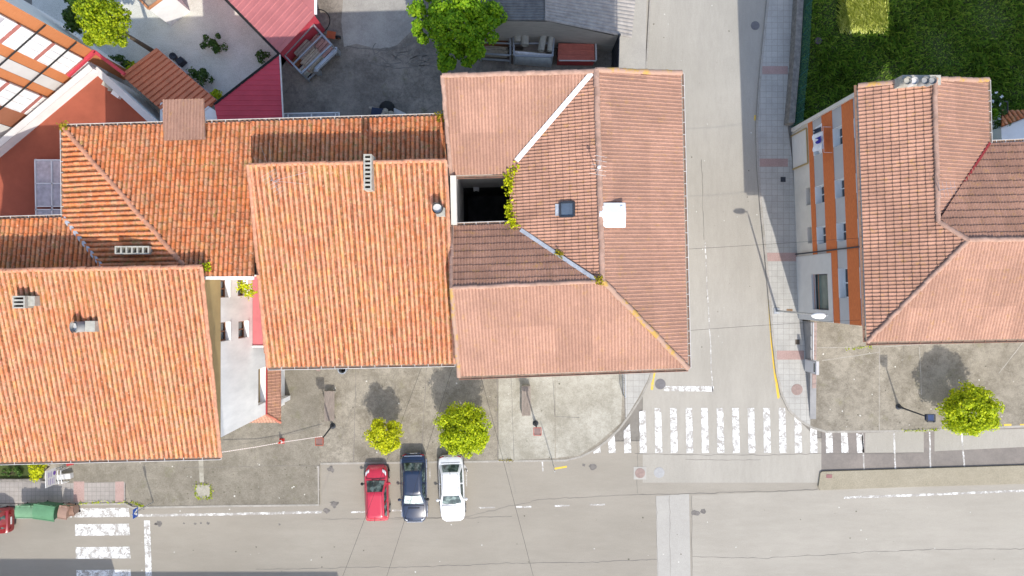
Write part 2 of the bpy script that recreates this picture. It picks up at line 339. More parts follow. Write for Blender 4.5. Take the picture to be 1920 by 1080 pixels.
def car_glass():
    m, t, b = nodes('car_glass'); co = objc(t)
    t.links.new(ramp(t, noise(t, co, 3.2, 3, 0.6), [(0.38, (0.02, 0.03, 0.03)), (0.5, (0.05, 0.075, 0.07)), (0.62, (0.17, 0.22, 0.20))]), b.inputs['Base Color'])  # pale noise blotches paint reflections into the glass colour
    b.inputs['Roughness'].default_value = 0.06; b.inputs['Specular IOR Level'].default_value = 0.6; return m
m_glass_g = car_glass(); m_sunshade = mk('silver_sunshade', (0.55, 0.62, 0.58), 0.25, 0.2, var=0.4, scale=5)
m_glass_l = glass_mat('canopy_glass', (0.62, 0.58, 0.60), 0.2)
m_blind = mk('white_blind', (0.82, 0.81, 0.78), 0.6, var=0.05)
m_stone = mk('stone_wall', (0.21, 0.19, 0.165), 0.9, var=0.4, scale=4, bmp=0.4, bscale=8)
m_conc = mk('chimney_concrete', (0.40, 0.38, 0.32), 0.9, var=0.25, scale=4, bmp=0.2)
m_pipe = mk('fibre_pipe', (0.30, 0.30, 0.29), 0.8, var=0.2, scale=3)
m_bark = mk('bark', (0.12, 0.09, 0.06), 0.9, var=0.4, scale=8)
m_leaf_y = leaf_mat('leaves_yellow_green', (0.20, 0.28, 0.006), (0.44, 0.54, 0.009), (0.64, 0.68, 0.018))
m_leaf_y2 = leaf_mat('leaves_lemon', (0.30, 0.35, 0.006), (0.55, 0.59, 0.010), (0.72, 0.70, 0.02))
m_leaf_o = leaf_mat('leaves_olive_lemon', (0.110, 0.180, 0.006), (0.319, 0.420, 0.008), (0.506, 0.564, 0.017))
m_leaf_g = leaf_mat('leaves_green', (0.079, 0.184, 0.006), (0.198, 0.389, 0.008), (0.356, 0.512, 0.017))
m_leaf_d = leaf_mat('leaves_dark', (0.025, 0.06, 0.012), (0.06, 0.13, 0.02), (0.12, 0.2, 0.04))
m_grass = leaf_mat('grass_blades', (0.061, 0.111, 0.015), (0.138, 0.260, 0.024), (0.297, 0.390, 0.055), 0.25)
m_grass_sunlit = leaf_mat('sunlit_grass_blades', (0.34, 0.40, 0.05), (0.62, 0.66, 0.14), (0.78, 0.78, 0.30), 0.1)  # sunlight put into the blade colour, for the lit patch of lawn
m_weed = leaf_mat('weed_leaves', (0.18, 0.16, 0.01), (0.35, 0.29, 0.015), (0.45, 0.36, 0.03))
m_petal = mk('white_petals', (0.8, 0.78, 0.75), 0.7)
m_green_plastic = mk('green_plastic', (0.10, 0.23, 0.12), 0.5, var=0.15, scale=2)
m_green_dark = mk('dark_green_plastic', (0.05, 0.13, 0.07), 0.5, var=0.15, scale=2)
m_brown_plastic = mk('brown_plastic', (0.31, 0.20, 0.15), 0.55, var=0.12)
m_fence_g = mk('green_fence_wire', (0.03, 0.12, 0.09), 0.5)
m_gutter = mk('pale_gutter', (0.62, 0.58, 0.53), 0.5, var=0.15, scale=3)
m_gutter_in = mk('gutter_inside', (0.20, 0.13, 0.09), 0.8, var=0.3, scale=3)
m_gutter_b = mk('brown_gutter', (0.28, 0.14, 0.09), 0.6, var=0.15, scale=3)
m_flash_w = mk('white_flashing', (0.80, 0.80, 0.80), 0.5, var=0.04)
m_flash_g = mk('weathered_flashing', (0.5, 0.51, 0.52), 0.5, 0.3, var=0.25, scale=4)
m_pvc_blue = mk('blue_cloth', (0.03, 0.03, 0.3), 0.8); m_cloth_w = mk('white_cloth', (0.8, 0.8, 0.82), 0.85); m_cloth_k = mk('dark_cloth', (0.03, 0.04, 0.07), 0.85)
m_lens = mk('clear_lens', (0.7, 0.72, 0.74), 0.15, var=0.05); m_tail = mk('red_lens', (0.22, 0.008, 0.008), 0.2, var=0.05)
m_chrome = mk('chrome', (0.75, 0.76, 0.78), 0.15, 0.95, var=0.03)
m_signblue = mk('sign_blue', (0.02, 0.08, 0.35), 0.5, var=0.05)
m_purple = mk('sign_purple', (0.12, 0.05, 0.28), 0.5, var=0.05); m_signgrey = mk('sign_grey', (0.55, 0.54, 0.52), 0.55, var=0.06)
def car_paint(n, c): return mk(n, c, 0.28, 0.0, var=0.03, scale=1, spec=0.5, coat=0.8)

# ---------------------------------------------------------------- roofs
P_CLAY = [(0.0, -0.012), (0.17, 0.0), (0.21, 0.03), (0.32, 0.066), (0.5, 0.082), (0.68, 0.066), (0.79, 0.03), (0.83, 0.0), (1.0, -0.012)]
P_ROMAN = [(0.0, 0.0), (0.42, 0.002), (0.55, 0.028), (0.70, 0.040), (0.84, 0.028), (0.93, -0.002), (1.0, 0.0)]
P_WAVE = [(0.0, -0.012), (0.15, -0.008), (0.32, 0.02), (0.5, 0.034), (0.68, 0.02), (0.85, -0.008), (1.0, -0.012)]
def xy(p): return Vector((p.x, p.y))
def tile_roof(name, parent, poly, mat, colw=0.24, rowl=0.36, prof=P_CLAY, step=0.022, jit=0.012, origin=None, lift=0.0):
    n = Vector((0, 0, 0))
    for i in range(len(poly)):
        a, b = poly[i], poly[(i + 1) % len(poly)]; n += a.cross(b)
    n.normalize()
    if n.z < 0: n = -n; poly = poly[::-1]
    d = Vector((n.x * n.z, n.y * n.z, -(n.x ** 2 + n.y ** 2))).normalized(); u = d.cross(n).normalized()
    o = (origin or poly[0]) + n * lift
    us = [(p - o).dot(u) for p in poly]; vs = [(p - o).dot(d) for p in poly]
    edges = []
    for i in range(len(poly)):
        a, b = poly[i] + n * lift, poly[(i + 1) % len(poly)] + n * lift; e = (b - a).normalized(); edges.append((a, e.cross(n)))
    seed = random.randint(0, 400); rnd = random.Random(seed)
    bm = bmesh.new(); uvl = bm.loops.layers.uv.new('tile')
    for c in range(math.floor(min(us) / colw) - 1, math.ceil(max(us) / colw) + 1):
        cj = rnd.uniform(-jit, jit); roff = rnd.uniform(-jit, jit) * 4
        for r in range(math.floor(min(vs) / rowl) - 1, math.ceil(max(vs) / rowl) + 1):
            cen = o + u * ((c + 0.5) * colw) + d * ((r + 0.5) * rowl)
            if any((cen - a).dot(no) > rowl + colw for a, no in edges): continue
            j0 = cj + rnd.uniform(-jit, jit) * 0.5; j1 = cj + rnd.uniform(-jit, jit) * 0.5; hz = rnd.uniform(0, jit) * 0.7
            rows = []
            for v, hh, jj, fv in ((r * rowl + roff, 0.0, j0, 0.02), ((r + 1) * rowl + roff + 0.03, step, j1, 0.98)):
                rows.append([(bm.verts.new(o + u * ((c + t) * colw + jj * (1 if 0.1 < t < 0.9 else 0)) + d * v + n * (h + hh + hz)), (c + min(max(t, 0.001), 0.999) + seed, r + fv + seed)) for t, h in prof])
            for k in range(len(prof) - 1):
                q = [rows[0][k], rows[1][k], rows[1][k + 1], rows[0][k + 1]]
                f = bm.faces.new([x[0] for x in q]); f.smooth = True
                for l, x in zip(f.loops, q): l[uvl].uv = x[1]
    for a, no in edges:
        bmesh.ops.bisect_plane(bm, geom=bm.verts[:] + bm.edges[:] + bm.faces[:], dist=1e-5, plane_co=a, plane_no=no, clear_outer=True)
    und = [bm.verts.new(p - n * 0.07) for p in poly]
    f = bm.faces.new(und)
    for l in f.loops: l[uvl].uv = (seed + 0.02, seed + 0.5)
    off = wloc(parent)
    for v in bm.verts: v.co -= off
    me = bpy.data.meshes.new(name); bm.to_mesh(me); bm.free(); me.materials.append(mat)
    ob = bpy.data.objects.new(name, me); C.objects.link(ob); ob.parent = parent
    return ob
def ridge(name, parent, pts, mat, r=0.14, seg=0.42, up=0.03):
    mb = MB(); rnd = random.Random(len(pts) * 13 + int(pts[0].x * 10))
    for a, b in zip(pts[:-1], pts[1:]):
        d = b - a; L = d.length; d.normalize(); x = d.cross(Vector((0, 0, 1))).normalized(); y = x.cross(d)
        k = 0; n = max(1, round(L / seg))
        for k in range(n):
            p0 = a + d * (L * k / n); p1 = a + d * (L * (k + 1) / n + 0.03)
            ro = rnd.uniform(-0.02, 0.02); uj = rnd.uniform(-0.015, 0.02)
            rows = []
            for p, rr in ((p0, r * 0.9), (p1, r * 1.06)):
                rows.append([p + x * (math.cos(q) * rr + ro) + y * (math.sin(q) * rr * 0.8 + up + uj - 0.05) for q in [math.pi * i / 8 for i in range(9)]])
            mb.grid(rows); mb.face(rows[1]); mb.face(rows[0][::-1])
    return mb.build(name, mat, parent, smooth=50)
def gutter(parent, a, b, mat, r=0.07, out=None, n_br=10):
    mb = MB(); d = (b - a).normalized(); x = d.cross(Vector((0, 0, 1))).normalized()
    if out is not None and x.dot(out) < 0: x = -x
    a = a + x * 0.10 - Vector((0, 0, 0.03)); b = b + x * 0.10 - Vector((0, 0, 0.03))
    rows = [[p + x * (math.cos(q) * r) + Vector((0, 0, math.sin(q) * r * .45)) for q in [math.pi + math.pi * i / 6 for i in range(7)]] for p in (a, b)]
    mb.grid(rows, 1)
    mb.tube([a + x * r, b + x * r], 0.018, 5)
    for k in range(n_br + 1):
        p = a.lerp(b, k / n_br); mb.beam(p - x * r, p + x * (r + .01), 0.03, 0.012)
    return mb.build('gutter', [mat, m_gutter_in], parent)
def wall_quad(mb, pts3, base=0.0, drop=0.06, mi=0):
    for a, b in zip(pts3[:-1], pts3[1:]):
        mb.face([(a.x, a.y, base), (b.x, b.y, base), (b.x, b.y, b.z - drop), (a.x, a.y, a.z - drop)], mi)
def wall_holes(mb, A, B, zb, zt, holes, mi=0):
    A = Vector((A.x, A.y, 0)); B = Vector((B.x, B.y, 0)); L = (B - A).length; d = (B - A) / L
    ss = sorted({0.0, L, *[min(max(h[0], 0), L) for h in holes], *[min(max(h[1], 0), L) for h in holes]}); zs = sorted({zb, zt, *[min(max(h[2], zb), zt) for h in holes], *[min(max(h[3], zb), zt) for h in holes]})
    for s0, s1 in zip(ss[:-1], ss[1:]):
        for z0, z1 in zip(zs[:-1], zs[1:]):
            cs, cz = (s0 + s1) / 2, (z0 + z1) / 2
            if any(h[0] < cs < h[1] and h[2] < cz < h[3] for h in holes): continue
            p, q = A + d * s0, A + d * s1
            mb.face([(p.x, p.y, z0), (q.x, q.y, z0), (q.x, q.y, z1), (p.x, p.y, z1)], mi)
def window(parent, A, B, s0, s1, z0, z1, depth, m_rev, m_frame, m_pane, mull=1, name='window', out=None, sill=0.06, fw=0.07):
    A = Vector((A.x, A.y, 0)); B = Vector((B.x, B.y, 0)); d = (B - A).normalized(); n = d.cross(Vector((0, 0, 1)))
    if out is not None and n.dot(out) < 0: n = -n
    p, q = A + d * s0, A + d * s1; i = -n * depth; Z = lambda v, z: Vector((v.x, v.y, z))
    mb = MB()
    mb.face([Z(p, z0), Z(q, z0), Z(q + i, z0), Z(p + i, z0)]); mb.face([Z(p, z1), Z(q, z1), Z(q + i, z1), Z(p + i, z1)])
    mb.face([Z(p, z0), Z(p + i, z0), Z(p + i, z1), Z(p, z1)]); mb.face([Z(q, z0), Z(q + i, z0), Z(q + i, z1), Z(q, z1)])
    if sill:
        c = (p + q) / 2 + n * (sill / 2 - depth / 2 + 0.01); mb.box(Z(c, z0 + 0.022), ((q - p).length - 0.01 if abs(d.x) > 0.7 else (q - p).length - 0.01, depth + sill - 0.03, 0.04), math.atan2(d.y, d.x))
    w = mb.build(name, m_rev, parent)
    fr = MB(); L = (q - p).length; e = i * 0.92
    for t in [0.0, 1.0] + [k / (mull + 1) for k in range(1, mull + 1)]:
        c = p.lerp(q, min(max(t, fw / 2 / L), 1 - fw / 2 / L)) + e; fr.beam(Z(c, z0 + 0.05), Z(c, z1), fw, 0.06, up=n)
    for z in (z0 + 0.09, z1 - fw / 2): fr.beam(Z(p + e + n * 0.004, z), Z(q + e + n * 0.004, z), 0.06, fw)
    fr.build('frame', m_frame, w)
    g = MB(); g.face([Z(p + i, z0 + 0.04), Z(q + i, z0 + 0.04), Z(q + i, z1), Z(p + i, z1)]); g.build('pane', m_pane, w)
    return w

# ---------------------------------------------------------------- foliage
def leaf(mb, p, nrm, size, rnd):
    t = Vector((rnd.uniform(-1, 1), rnd.uniform(-1, 1), rnd.uniform(-1, 1))).cross(nrm)
    t = t.normalized() if t.length > 1e-3 else Vector((1, 0, 0)); b = nrm.cross(t)
    s = size * rnd.uniform(0.6, 1.3); w = s * rnd.uniform(0.6, 0.85)
    i = len(mb.v); mb.v += [p - t * s * .5, p + b * w * .5 + nrm * s * .08, p + t * s * .5, p - b * w * .5 + nrm * s * .08]; mb.f.append([i, i + 1, i + 2, i + 3]); mb.m.append(0)
def crown(mb, c, rad, nclump, nleaf, size, rnd, clump_r=0.38, squash=1.0, cull=0.0):
    c = Vector(c); rx, ry, rz = rad; cl = []
    for k in range(nclump):
        z = rnd.uniform(-0.55, 1.0); a = rnd.uniform(0, 2 * math.pi); q = math.sqrt(max(0, 1 - z * z)); rr = rnd.uniform(0.55, 0.94)
        cl.append((c + Vector((math.cos(a) * q * rx * rr, math.sin(a) * q * ry * rr, z * rz * rr)), rnd.uniform(0.7, 1.25) * clump_r * min(rx, ry)))
    for p, r in cl:
        for k in range(nleaf // nclump):
            v = Vector((rnd.gauss(0, 1), rnd.gauss(0, 1), rnd.gauss(0, 1))).normalized()
            if v.z < -0.5 and rnd.random() < 0.6: continue
            pos = p + v * r * rnd.uniform(0.55, 1.08)
            nm = (v + Vector((rnd.uniform(-.8, .8), rnd.uniform(-.8, .8), rnd.uniform(-.1, .9)))).normalized()
            leaf(mb, pos, nm, size, rnd)
def tree(name, label, px, py, zc, rad, mat, base_z=0.0, nclump=34, nleaf=5200, size=0.2, group=None, seed=1, trunk_r=0.1, clump_r=0.38, lobes=()):
    rnd = random.Random(seed); cc = W(px, py, zc); root = thing(name, label, 'tree', (cc.x, cc.y, base_z), 0, group)
    mb = MB(); ph = [(cc.x, cc.y, base_z)]
    top = zc + rad[2] * 0.2
    for k in range(1, 5): ph.append((cc.x + rnd.uniform(-.06, .06), cc.y + rnd.uniform(-.06, .06), base_z + (top - base_z) * k / 4))
    mb.tube(ph, [trunk_r * (1.25 - 0.2 * k) for k in range(5)], 9)
    for k in range(9):
        a = rnd.uniform(0, 6.28); s = rnd.uniform(0.35, 0.8); p0 = Vector(ph[2]).lerp(Vector(ph[4]), rnd.random())
        p2 = cc + Vector((math.cos(a) * rad[0] * s, math.sin(a) * rad[1] * s, rnd.uniform(-.1, .7) * rad[2])); pm = p0.lerp(p2, .5) + Vector((0, 0, .12))
        mb.tube([p0, pm, p2], [trunk_r * .5, trunk_r * .33, trunk_r * .12], 6)
    mb.build('trunk', m_bark, root, smooth=60)
    cm = MB(); crown(cm, cc, rad, nclump, nleaf, size, rnd, clump_r)
    for lx, ly, lz, lr in lobes: crown(cm, W(lx, ly, lz), lr, 12, int(nleaf * .22), size, rnd, .42)
    cm.build('crown', mat, root)
    return root
def shrub(name, label, px, py, zc, rad, mat, n=900, size=0.14, nclump=12, seed=1, cat='shrub', base=0.0, flowers=0, group=None):
    rnd = random.Random(seed); cc = W(px, py, zc); root = thing(name, label, cat, (cc.x, cc.y, base), 0, group)
    cm = MB(); crown(cm, cc, rad, nclump, n, size, rnd, 0.42); cm.build('foliage', mat, root)
    st = MB()
    for k in range(6):
        a = rnd.uniform(0, 6.28); st.tube([(cc.x, cc.y, base), cc + Vector((math.cos(a) * rad[0] * .6, math.sin(a) * rad[1] * .6, rad[2] * .4))], [0.03, 0.01], 5)
    st.build('stem', m_bark, root)
    if flowers:
        fm = MB()
        for k in range(flowers):
            v = Vector((rnd.gauss(0, 1), rnd.gauss(0, 1), abs(rnd.gauss(0, 1)))).normalized()
            p = cc + Vector((v.x * rad[0], v.y * rad[1], v.z * rad[2])) * rnd.uniform(.85, 1.1)
            for j in range(5): leaf(fm, p + Vector((rnd.uniform(-.06, .06), rnd.uniform(-.06, .06), rnd.uniform(0, .05))), Vector((rnd.uniform(-.4, .4), rnd.uniform(-.4, .4), 1)).normalized(), 0.13, rnd)
        fm.build('flower', m_petal, root)
    return root

# ---------------------------------------------------------------- ground and roads
def poly(pxs, z=0.0): return [(W(x, y, z).x, W(x, y, z).y) for x, y in pxs]
def sheet(pxs, z, mb=None, mi=0):
    mb = mb or MB(); q = poly(pxs)
    A = sum(q[i][0] * q[(i + 1) % len(q)][1] - q[(i + 1) % len(q)][0] * q[i][1] for i in range(len(q)))
    if A < 0: q = q[::-1]
    mb.face([(x, y, z) for x, y in q], mi); return mb
struct('ground', MB().face([(-600, -600, -0.03), (600, -600, -0.03), (600, 600, -0.03), (-600, 600, -0.03)]), m_ground)
struct('main_road', sheet([(-900, 860), (2900, 800), (2900, 1300), (-900, 1300)], 0.0), m_road)
struct('side_street', sheet([(1205, 905), (1205, -600), (1450, -600), (1450, 250), (1475, 700), (1500, 790), (1540, 830), (1540, 905)], 0.004), m_side)
struct('road_panel', sheet([(1297, 929), (1533, 919), (2500, 880), (2500, 1300), (1299, 1300)], 0.002), m_road2)
struct('parking_bays', sheet([(1540, 800), (2400, 770), (2400, 862), (1540, 885)], 0.004), m_bay)
pk = sheet([(1622, 812), (1732, 808), (1732, 848), (1622, 849)], 0.008); sheet([(1752, 808), (1752, 846), (2300, 820), (2300, 795)], 0.008, pk)
struct('parking_patch', pk, m_side)
struct('road_patch', sheet([(1230, 930), (1292, 926), (1297, 1200), (1234, 1200)], 0.004), m_patch)
struct('courtyard_yard', sheet([(520, -500), (1165, -500), (1158, 260), (520, 260)], 0.0), m_yard)
struct('yard_slab', sheet([(648, -60), (772, -60), (790, 40), (745, 84), (722, 92), (700, 90), (668, 82), (645, 88), (640, 40)], 0.004), m_yardpatch)
struct('gravel_garden', sheet([(60, -300), (440, -300), (540, 110), (440, 240), (180, 240), (60, 100)], 0.0), m_gravel)
# kerbed pavements: slab with a kerb of its own
def ribbon(mb, pts, w, z, jitter=0.0, mi=0, seed=3, h=None, sub=1):
    rnd = random.Random(seed); P = [W(x, y, 0) for x, y in pts]
    if jitter:
        Q = []
        for a, b in zip(P[:-1], P[1:]):
            n = max(1, int((b - a).length / 0.35))
            for k in range(n):
                q = a.lerp(b, k / n); Q.append(q + Vector((rnd.gauss(0, jitter), rnd.gauss(0, jitter), 0)))
        P = Q + [P[-1]]
    L, Rr = [], []
    for k, p in enumerate(P):
        d = (P[min(k + 1, len(P) - 1)] - P[max(k - 1, 0)]).normalized(); x = Vector((d.y, -d.x, 0)); ww = w * (rnd.uniform(.5, 1.3) if jitter else 1)
        L.append(Vector((p.x, p.y, z)) - x * ww / 2); Rr.append(Vector((p.x, p.y, z)) + x * ww / 2)
    if h is None: mb.grid([Rr, L], mi)
    else:
        lo = Vector((0, 0, h)); mb.grid([[p - lo for p in Rr], Rr, L, [p - lo for p in L]], mi)
        mb.face([Rr[0], L[0], L[0] - lo, Rr[0] - lo], mi); mb.face([Rr[-1], L[-1], L[-1] - lo, Rr[-1] - lo], mi)
    return mb
cur_l = [(1060, 862), (1088, 855), (1112, 843), (1136, 826), (1160, 803), (1180, 776), (1200, 745), (1216, 712), (1226, 680)]
plaza_px = [(600, 869)] + cur_l + [(1222, 560), (1150, 560), (1150, 620), (600, 620)]
struct('plaza_left', MB().prism(poly(plaza_px), -0.02, 0.12), m_plaza)
struct('plaza_corner', sheet([(1040, 640), (1170, 640), (1164, 792), (1118, 832), (1086, 852), (1042, 858)], 0.124), m_plaza_b)
struct('plaza_slab_pale', sheet([(935, 640), (1040, 640), (1040, 858), (960, 862), (935, 862)], 0.124), m_plaza_b)
struct('pavement_corner', sheet([(1172, 640), (1224, 640), (1224, 684), (1213, 714), (1196, 746), (1174, 782), (1172, 782)], 0.124), m_pave)
struct('forecourt_left', MB().prism(poly([(250, 948), (600, 945), (600, 600), (120, 600), (120, 905), (236, 903)]), -0.02, 0.118), m_plaza_d)
struct('pavement_left', MB().prism(poly([(-600, 905), (140, 901), (236, 899), (236, 941), (-600, 948)]), -0.02, 0.114), m_pave2)
struct('red_paving_left', sheet([(140, 902), (160, 902), (160, 940), (140, 940)], 0.119).face([(W(x, y).x, W(x, y).y, 0.119) for x, y in ((218, 940), (234, 940), (234, 902), (218, 902))]), m_redslab)
kb = MB()
ribbon(kb, [(598, 873), (598, 946), (420, 948), (250, 951), (236, 944), (-600, 951)], 0.14, 0.135, h=0.15)
ribbon(kb, [(602, 868.6), (800, 866), (1060, 862.5), (1088.5, 855.7), (1112.7, 843.8), (1136.8, 826.8), (1160.8, 803.6), (1181, 776.5), (1201, 745.4), (1217, 712.3), (1227, 680), (1223, 560)], 0.14, 0.135, h=0.15)
struct('kerb_left', kb, m_kerb)
struct('plaza_joints', ribbon(ribbon(ribbon(ribbon(ribbon(ribbon(MB(), [(668, 690), (664, 868)], 0.03, 0.124, .01), [(800, 690), (790, 868)], 0.03, 0.124, .01), [(932, 700), (934, 862)], 0.04, 0.127, .01), [(958, 700), (964, 862)], 0.03, 0.127, .01), [(1036, 700), (1040, 780), (1086, 782)], 0.03, 0.128, .01), [(1171, 742), (1172, 795)], 0.05, 0.128, .005), m_tar)
# top-left pavement strip by the side street and the shed
struct('pavement_north_left', MB().prism(poly([(1168, -500), (1217, -500), (1210, 130), (1212, 260), (1150, 260), (1157, 130)]), -0.02, 0.12), m_patch)
struct('kerb_north_left', ribbon(MB(), [(1219, -500), (1219, 0), (1212, 125), (1216, 330)], 0.13, 0.13, h=0.15), m_kerb)
# right-hand pavement
rk = [(1440, -500), (1440, 0), (1424, 160), (1419, 240), (1421, 310), (1428, 400), (1436, 480), (1443, 560), (1450, 640), (1457, 700), (1466, 740), (1480, 768), (1500, 787), (1522, 800), (1548, 808)]
struct('pavement_right', MB().prism(poly(rk + [(1530, 790), (1518, 760), (1500, 560), (1484, 300), (1476, 240), (1500, 0), (1500, -500)]), -0.02, 0.12), m_pave)
struct('kerb_right', ribbon(MB(), [(x - 1, y + (1 if y > 760 else 0)) for x, y in rk] + [(1700, 807.5), (1920, 798.5), (2400, 777)], 0.15, 0.135, h=0.15), m_kerb)
struct('plaza_right', MB().prism(poly([(1518, 600), (1518, 797), (1530, 803.5), (1548, 808), (1700, 807), (1920, 798), (2400, 776), (2400, 590), (1600, 560)]), -0.02, 0.125), m_plaza)
rp = MB()
for y0, y1, x0, x1 in ((125, 140, 1428, 1476), (298, 313, 1423, 1476), (474, 490, 1437, 1494), (657, 674, 1455, 1506)):
    rp.face([(W(x, y).x, W(x, y).y, 0.124) for x, y in ((x0, y1), (x1, y1), (x1, y0), (x0, y0))])
struct('red_paving_right', rp, m_redslab)
pj = MB()
for pts in (([(1530, 652), (1640, 650), (1920, 636)]), ([(1647, 650), (1647, 806)]), ([(1722, 650), (1726, 740)]), ([(1920, 636), (1870, 700)]), ([(1540, 676), (1646, 660)])):
    ribbon(pj, pts, 0.05, 0.129, 0.008)
struct('plaza_right_joints', pj, m_kerb)
struct('median_strip', MB().prism(poly([(1537, 886), (1541, 883.5), (1920, 872), (2400, 857), (2400, 902), (1920, 906), (1700, 912), (1536, 918), (1533, 912)]), -0.02, 0.13), m_median)
# painted markings
cw = MB()
for k in range(17):
    x = 1146 + 29.1 * k; top = {0: 815, 1: 798, 2: 772}.get(k, 765); top = {13: 768, 14: 793, 15: 806, 16: 812}.get(k, top)
    bx = x + 2
    q = [(x - 6, top), (x + 6, top - (4 if k < 3 else -4 if k > 13 else 0)), (bx + 6.5, 848.5), (bx - 6.5, 849.5)]
    if k < 2: q[0] = (x - 6, top + 10); 
    if top - 765 > 100: continue
    sheet(q, 0.008, cw)
sheet([(1113, 843), (1125, 833), (1126, 849), (1113, 850)], 0.008, cw)
for v in cw.v: v.z = 0.0125
struct('crosswalk', cw, m_white_line)
cw = MB()
for y0, y1 in ((953, 970), (983, 1004.5), (1026, 1047.5), (1069, 1090)):
    o = (y0 - 953) * 0.03; sheet([(140 + o, y0), (241 + o, y0 - 1), (243 + o, y1 - 1), (140 + o, y1)], 0.004, cw)
struct('crosswalk_left', cw, m_white_line)
ln = MB(); sheet([(1246, 724), (1338, 724), (1338, 734), (1244, 733)], 0.008, ln)
sheet([(270, 976), (281, 976), (285, 1085), (273, 1085)], 0.004, ln)
struct('stop_lines', ln, m_white_line)
el = MB()
ribbon(el, [(258, 966.5), (430, 964), (604, 960)], 0.17, 0.004); ribbon(el, [(135, 969), (20, 972)], 0.1, 0.004)
for x in (658, 735): ribbon(el, [(x, 960.5 if x < 700 else 957.5), (x + 26, 959.5 if x < 700 else 956.5)], 0.11, 0.004)
for x, y in ((900, 952), (968, 950.5), (1040, 948.5), (1106, 946.5)): ribbon(el, [(x, y), (x + 28, y - .6)], 0.11, 0.004)
ribbon(el, [(1582, 933), (1700, 929), (1920, 920), (2300, 905)], 0.15, 0.004)
ribbon(el, [(1322, 455), (1326, 540), (1332, 640), (1336, 740)], 0.07, 0.008, 0.012)
struct('edge_lines', el, m_white_worn)
bl = MB()
for (x0, y0, x1, y1) in ((1617, 812, 1620, 881), (1676, 811, 1678.5, 879), (1743, 810, 1744.5, 877), (1803, 812, 1808, 875)): ribbon(bl, [(x0, y0), (x1, y1)], 0.11, 0.0125)
for x0, y0, x1, y1 in ((1017, 865, 1018, 884), (806, 877, 806, 900), (874, 876, 875, 912), (870, 872, 876, 884)): ribbon(bl, [(x0, y0), (x1, y1)], 0.09, 0.004)
struct('bay_lines', bl, m_white_worn)
yl = MB(); ribbon(yl, [(1424, 275), (1432, 400), (1440, 500), (1444, 560)], 0.10, 0.009, 0.01); ribbon(yl, [(1442, 560), (1447, 640), (1453, 700), (1460, 747)], 0.17, 0.010)
ribbon(yl, [(1228, 640), (1227, 700), (1222, 731)], 0.17, 0.009, 0.01); ribbon(yl, [(1038, 879), (1063, 875)], 0.12, 0.005); ribbon(yl, [(1417, 216), (1416, 226)], 0.2, 0.009)
for x in (1880, 1910): ribbon(yl, [(x, 796.5), (x + 14, 796)], 0.15, 0.131)
struct('yellow_lines', yl, m_yellow)
ck = MB()
for pts, w, z in (([(480, 1068), (640, 1064), (800, 1062), (960, 1056), (1100, 1054), (1232, 1049)], .04, .004), ([(604, 976 - 2), (690, 972), (860, 971), (1010, 937), (1195, 927)], .03, .005), ([(1195, 928), (1300, 925), (1440, 921), (1533, 917)], .04, .009),
        ([(1298, 1044), (1440, 1046), (1620, 1035), (1760, 1030), (1990, 1028)], .035, .004), ([(1297, 930), (1298, 1090)], .03, .008), ([(1230, 930), (1234, 1090)], .02, .008), ([(740, 971), (900, 970), (960, 968)], .035, .005), ([(1255, 930), (1257, 1080)], .02, .008),
        ([(1190, 851), (1400, 853), (1540, 850)], .03, .009), ([(1315, 300), (1318, 380), (1320, 450)], .035, .008), ([(1195, 820), (1195, 925)], .025, .009), ([(1285, 862), (1425, 862)], .02, .009), ([(1690, 690), (1692, 640)], .02, .13), ([(1545, 851), (1730, 849)], .03, .012),
        ([(420, 840), (600, 800)], .02, .122), ([(340, 876), (600, 871)], .03, .122)):
    ribbon(ck, pts, w, z, 0.025)
rnd = random.Random(5)
for k in range(26):       # crazed strip across the yard
    x, y = rnd.uniform(690, 830), rnd.uniform(92, 125); a = rnd.uniform(0, 6.28); pts = [(x, y)]
    for j in range(4): a += rnd.uniform(-.9, .9); x += math.cos(a) * 9; y += math.sin(a) * 6; pts.append((x, y))
    ribbon(ck, pts, 0.06, 0.0045, 0.02, seed=k)
ribbon(ck, [(650, 88), (690, 92), (720, 94), (760, 88), (800, 60), (830, 30)], 0.07, 0.009, 0.04); ribbon(ck, [(690, 118), (740, 128), (800, 122), (840, 130)], 0.05, 0.0045, 0.04)
struct('road_cracks', ck, m_crack)
ww = MB(); rnd = random.Random(17)
for k in range(260):
    x, y = rnd.choice([(rnd.uniform(260, 1900), rnd.uniform(950, 1080)), (rnd.uniform(620, 1050), rnd.uniform(700, 860)), (rnd.uniform(1530, 1900), rnd.uniform(660, 800)), (rnd.uniform(260, 600), rnd.uniform(860, 940)), (rnd.uniform(1225, 1420), rnd.uniform(0, 700))])
    r = rnd.uniform(.02, .07); z = .011 if y > 945 or x > 1200 and x < 1430 else .134
    ww.face([(W(x, y).x + math.cos(q) * r * rnd.uniform(.5, 1.2), W(x, y).y + math.sin(q) * r * rnd.uniform(.5, 1.2), z) for q in (0, 1.2, 2.5, 3.8, 5)], rnd.randrange(2))
tag(ww.build('ground_litter', [mk('litter_pale', (.6, .58, .52), .9), mk('litter_dark', (.12, .11, .08), .9)]), 'scattered leaves and paper specks on the road and pavements', 'litter', kind='stuff')
st = MB(); rnd = random.Random(9)
def blot(cx, cy, r, z, n=12):
    st.face([(W(cx, cy).x + math.cos(2 * math.pi * k / n) * r * rnd.uniform(.5, 1.2), W(cx, cy).y + math.sin(2 * math.pi * k / n) * r * rnd.uniform(.4, 1), z) for k in range(n)])
for x, y, r in ((298, 981, .28), (292, 983, .12), (345, 981, .08), (366, 982, .12), (377, 981, .1), (390, 981, .14), (626, 944, .35), (612, 957, .25), (1110, 874, .3), (1095, 872, .15), (1305, 962, .3), (1318, 958, .25), (620, 880, .3), (524, 983, .1)): blot(x, y, r, 0.006)
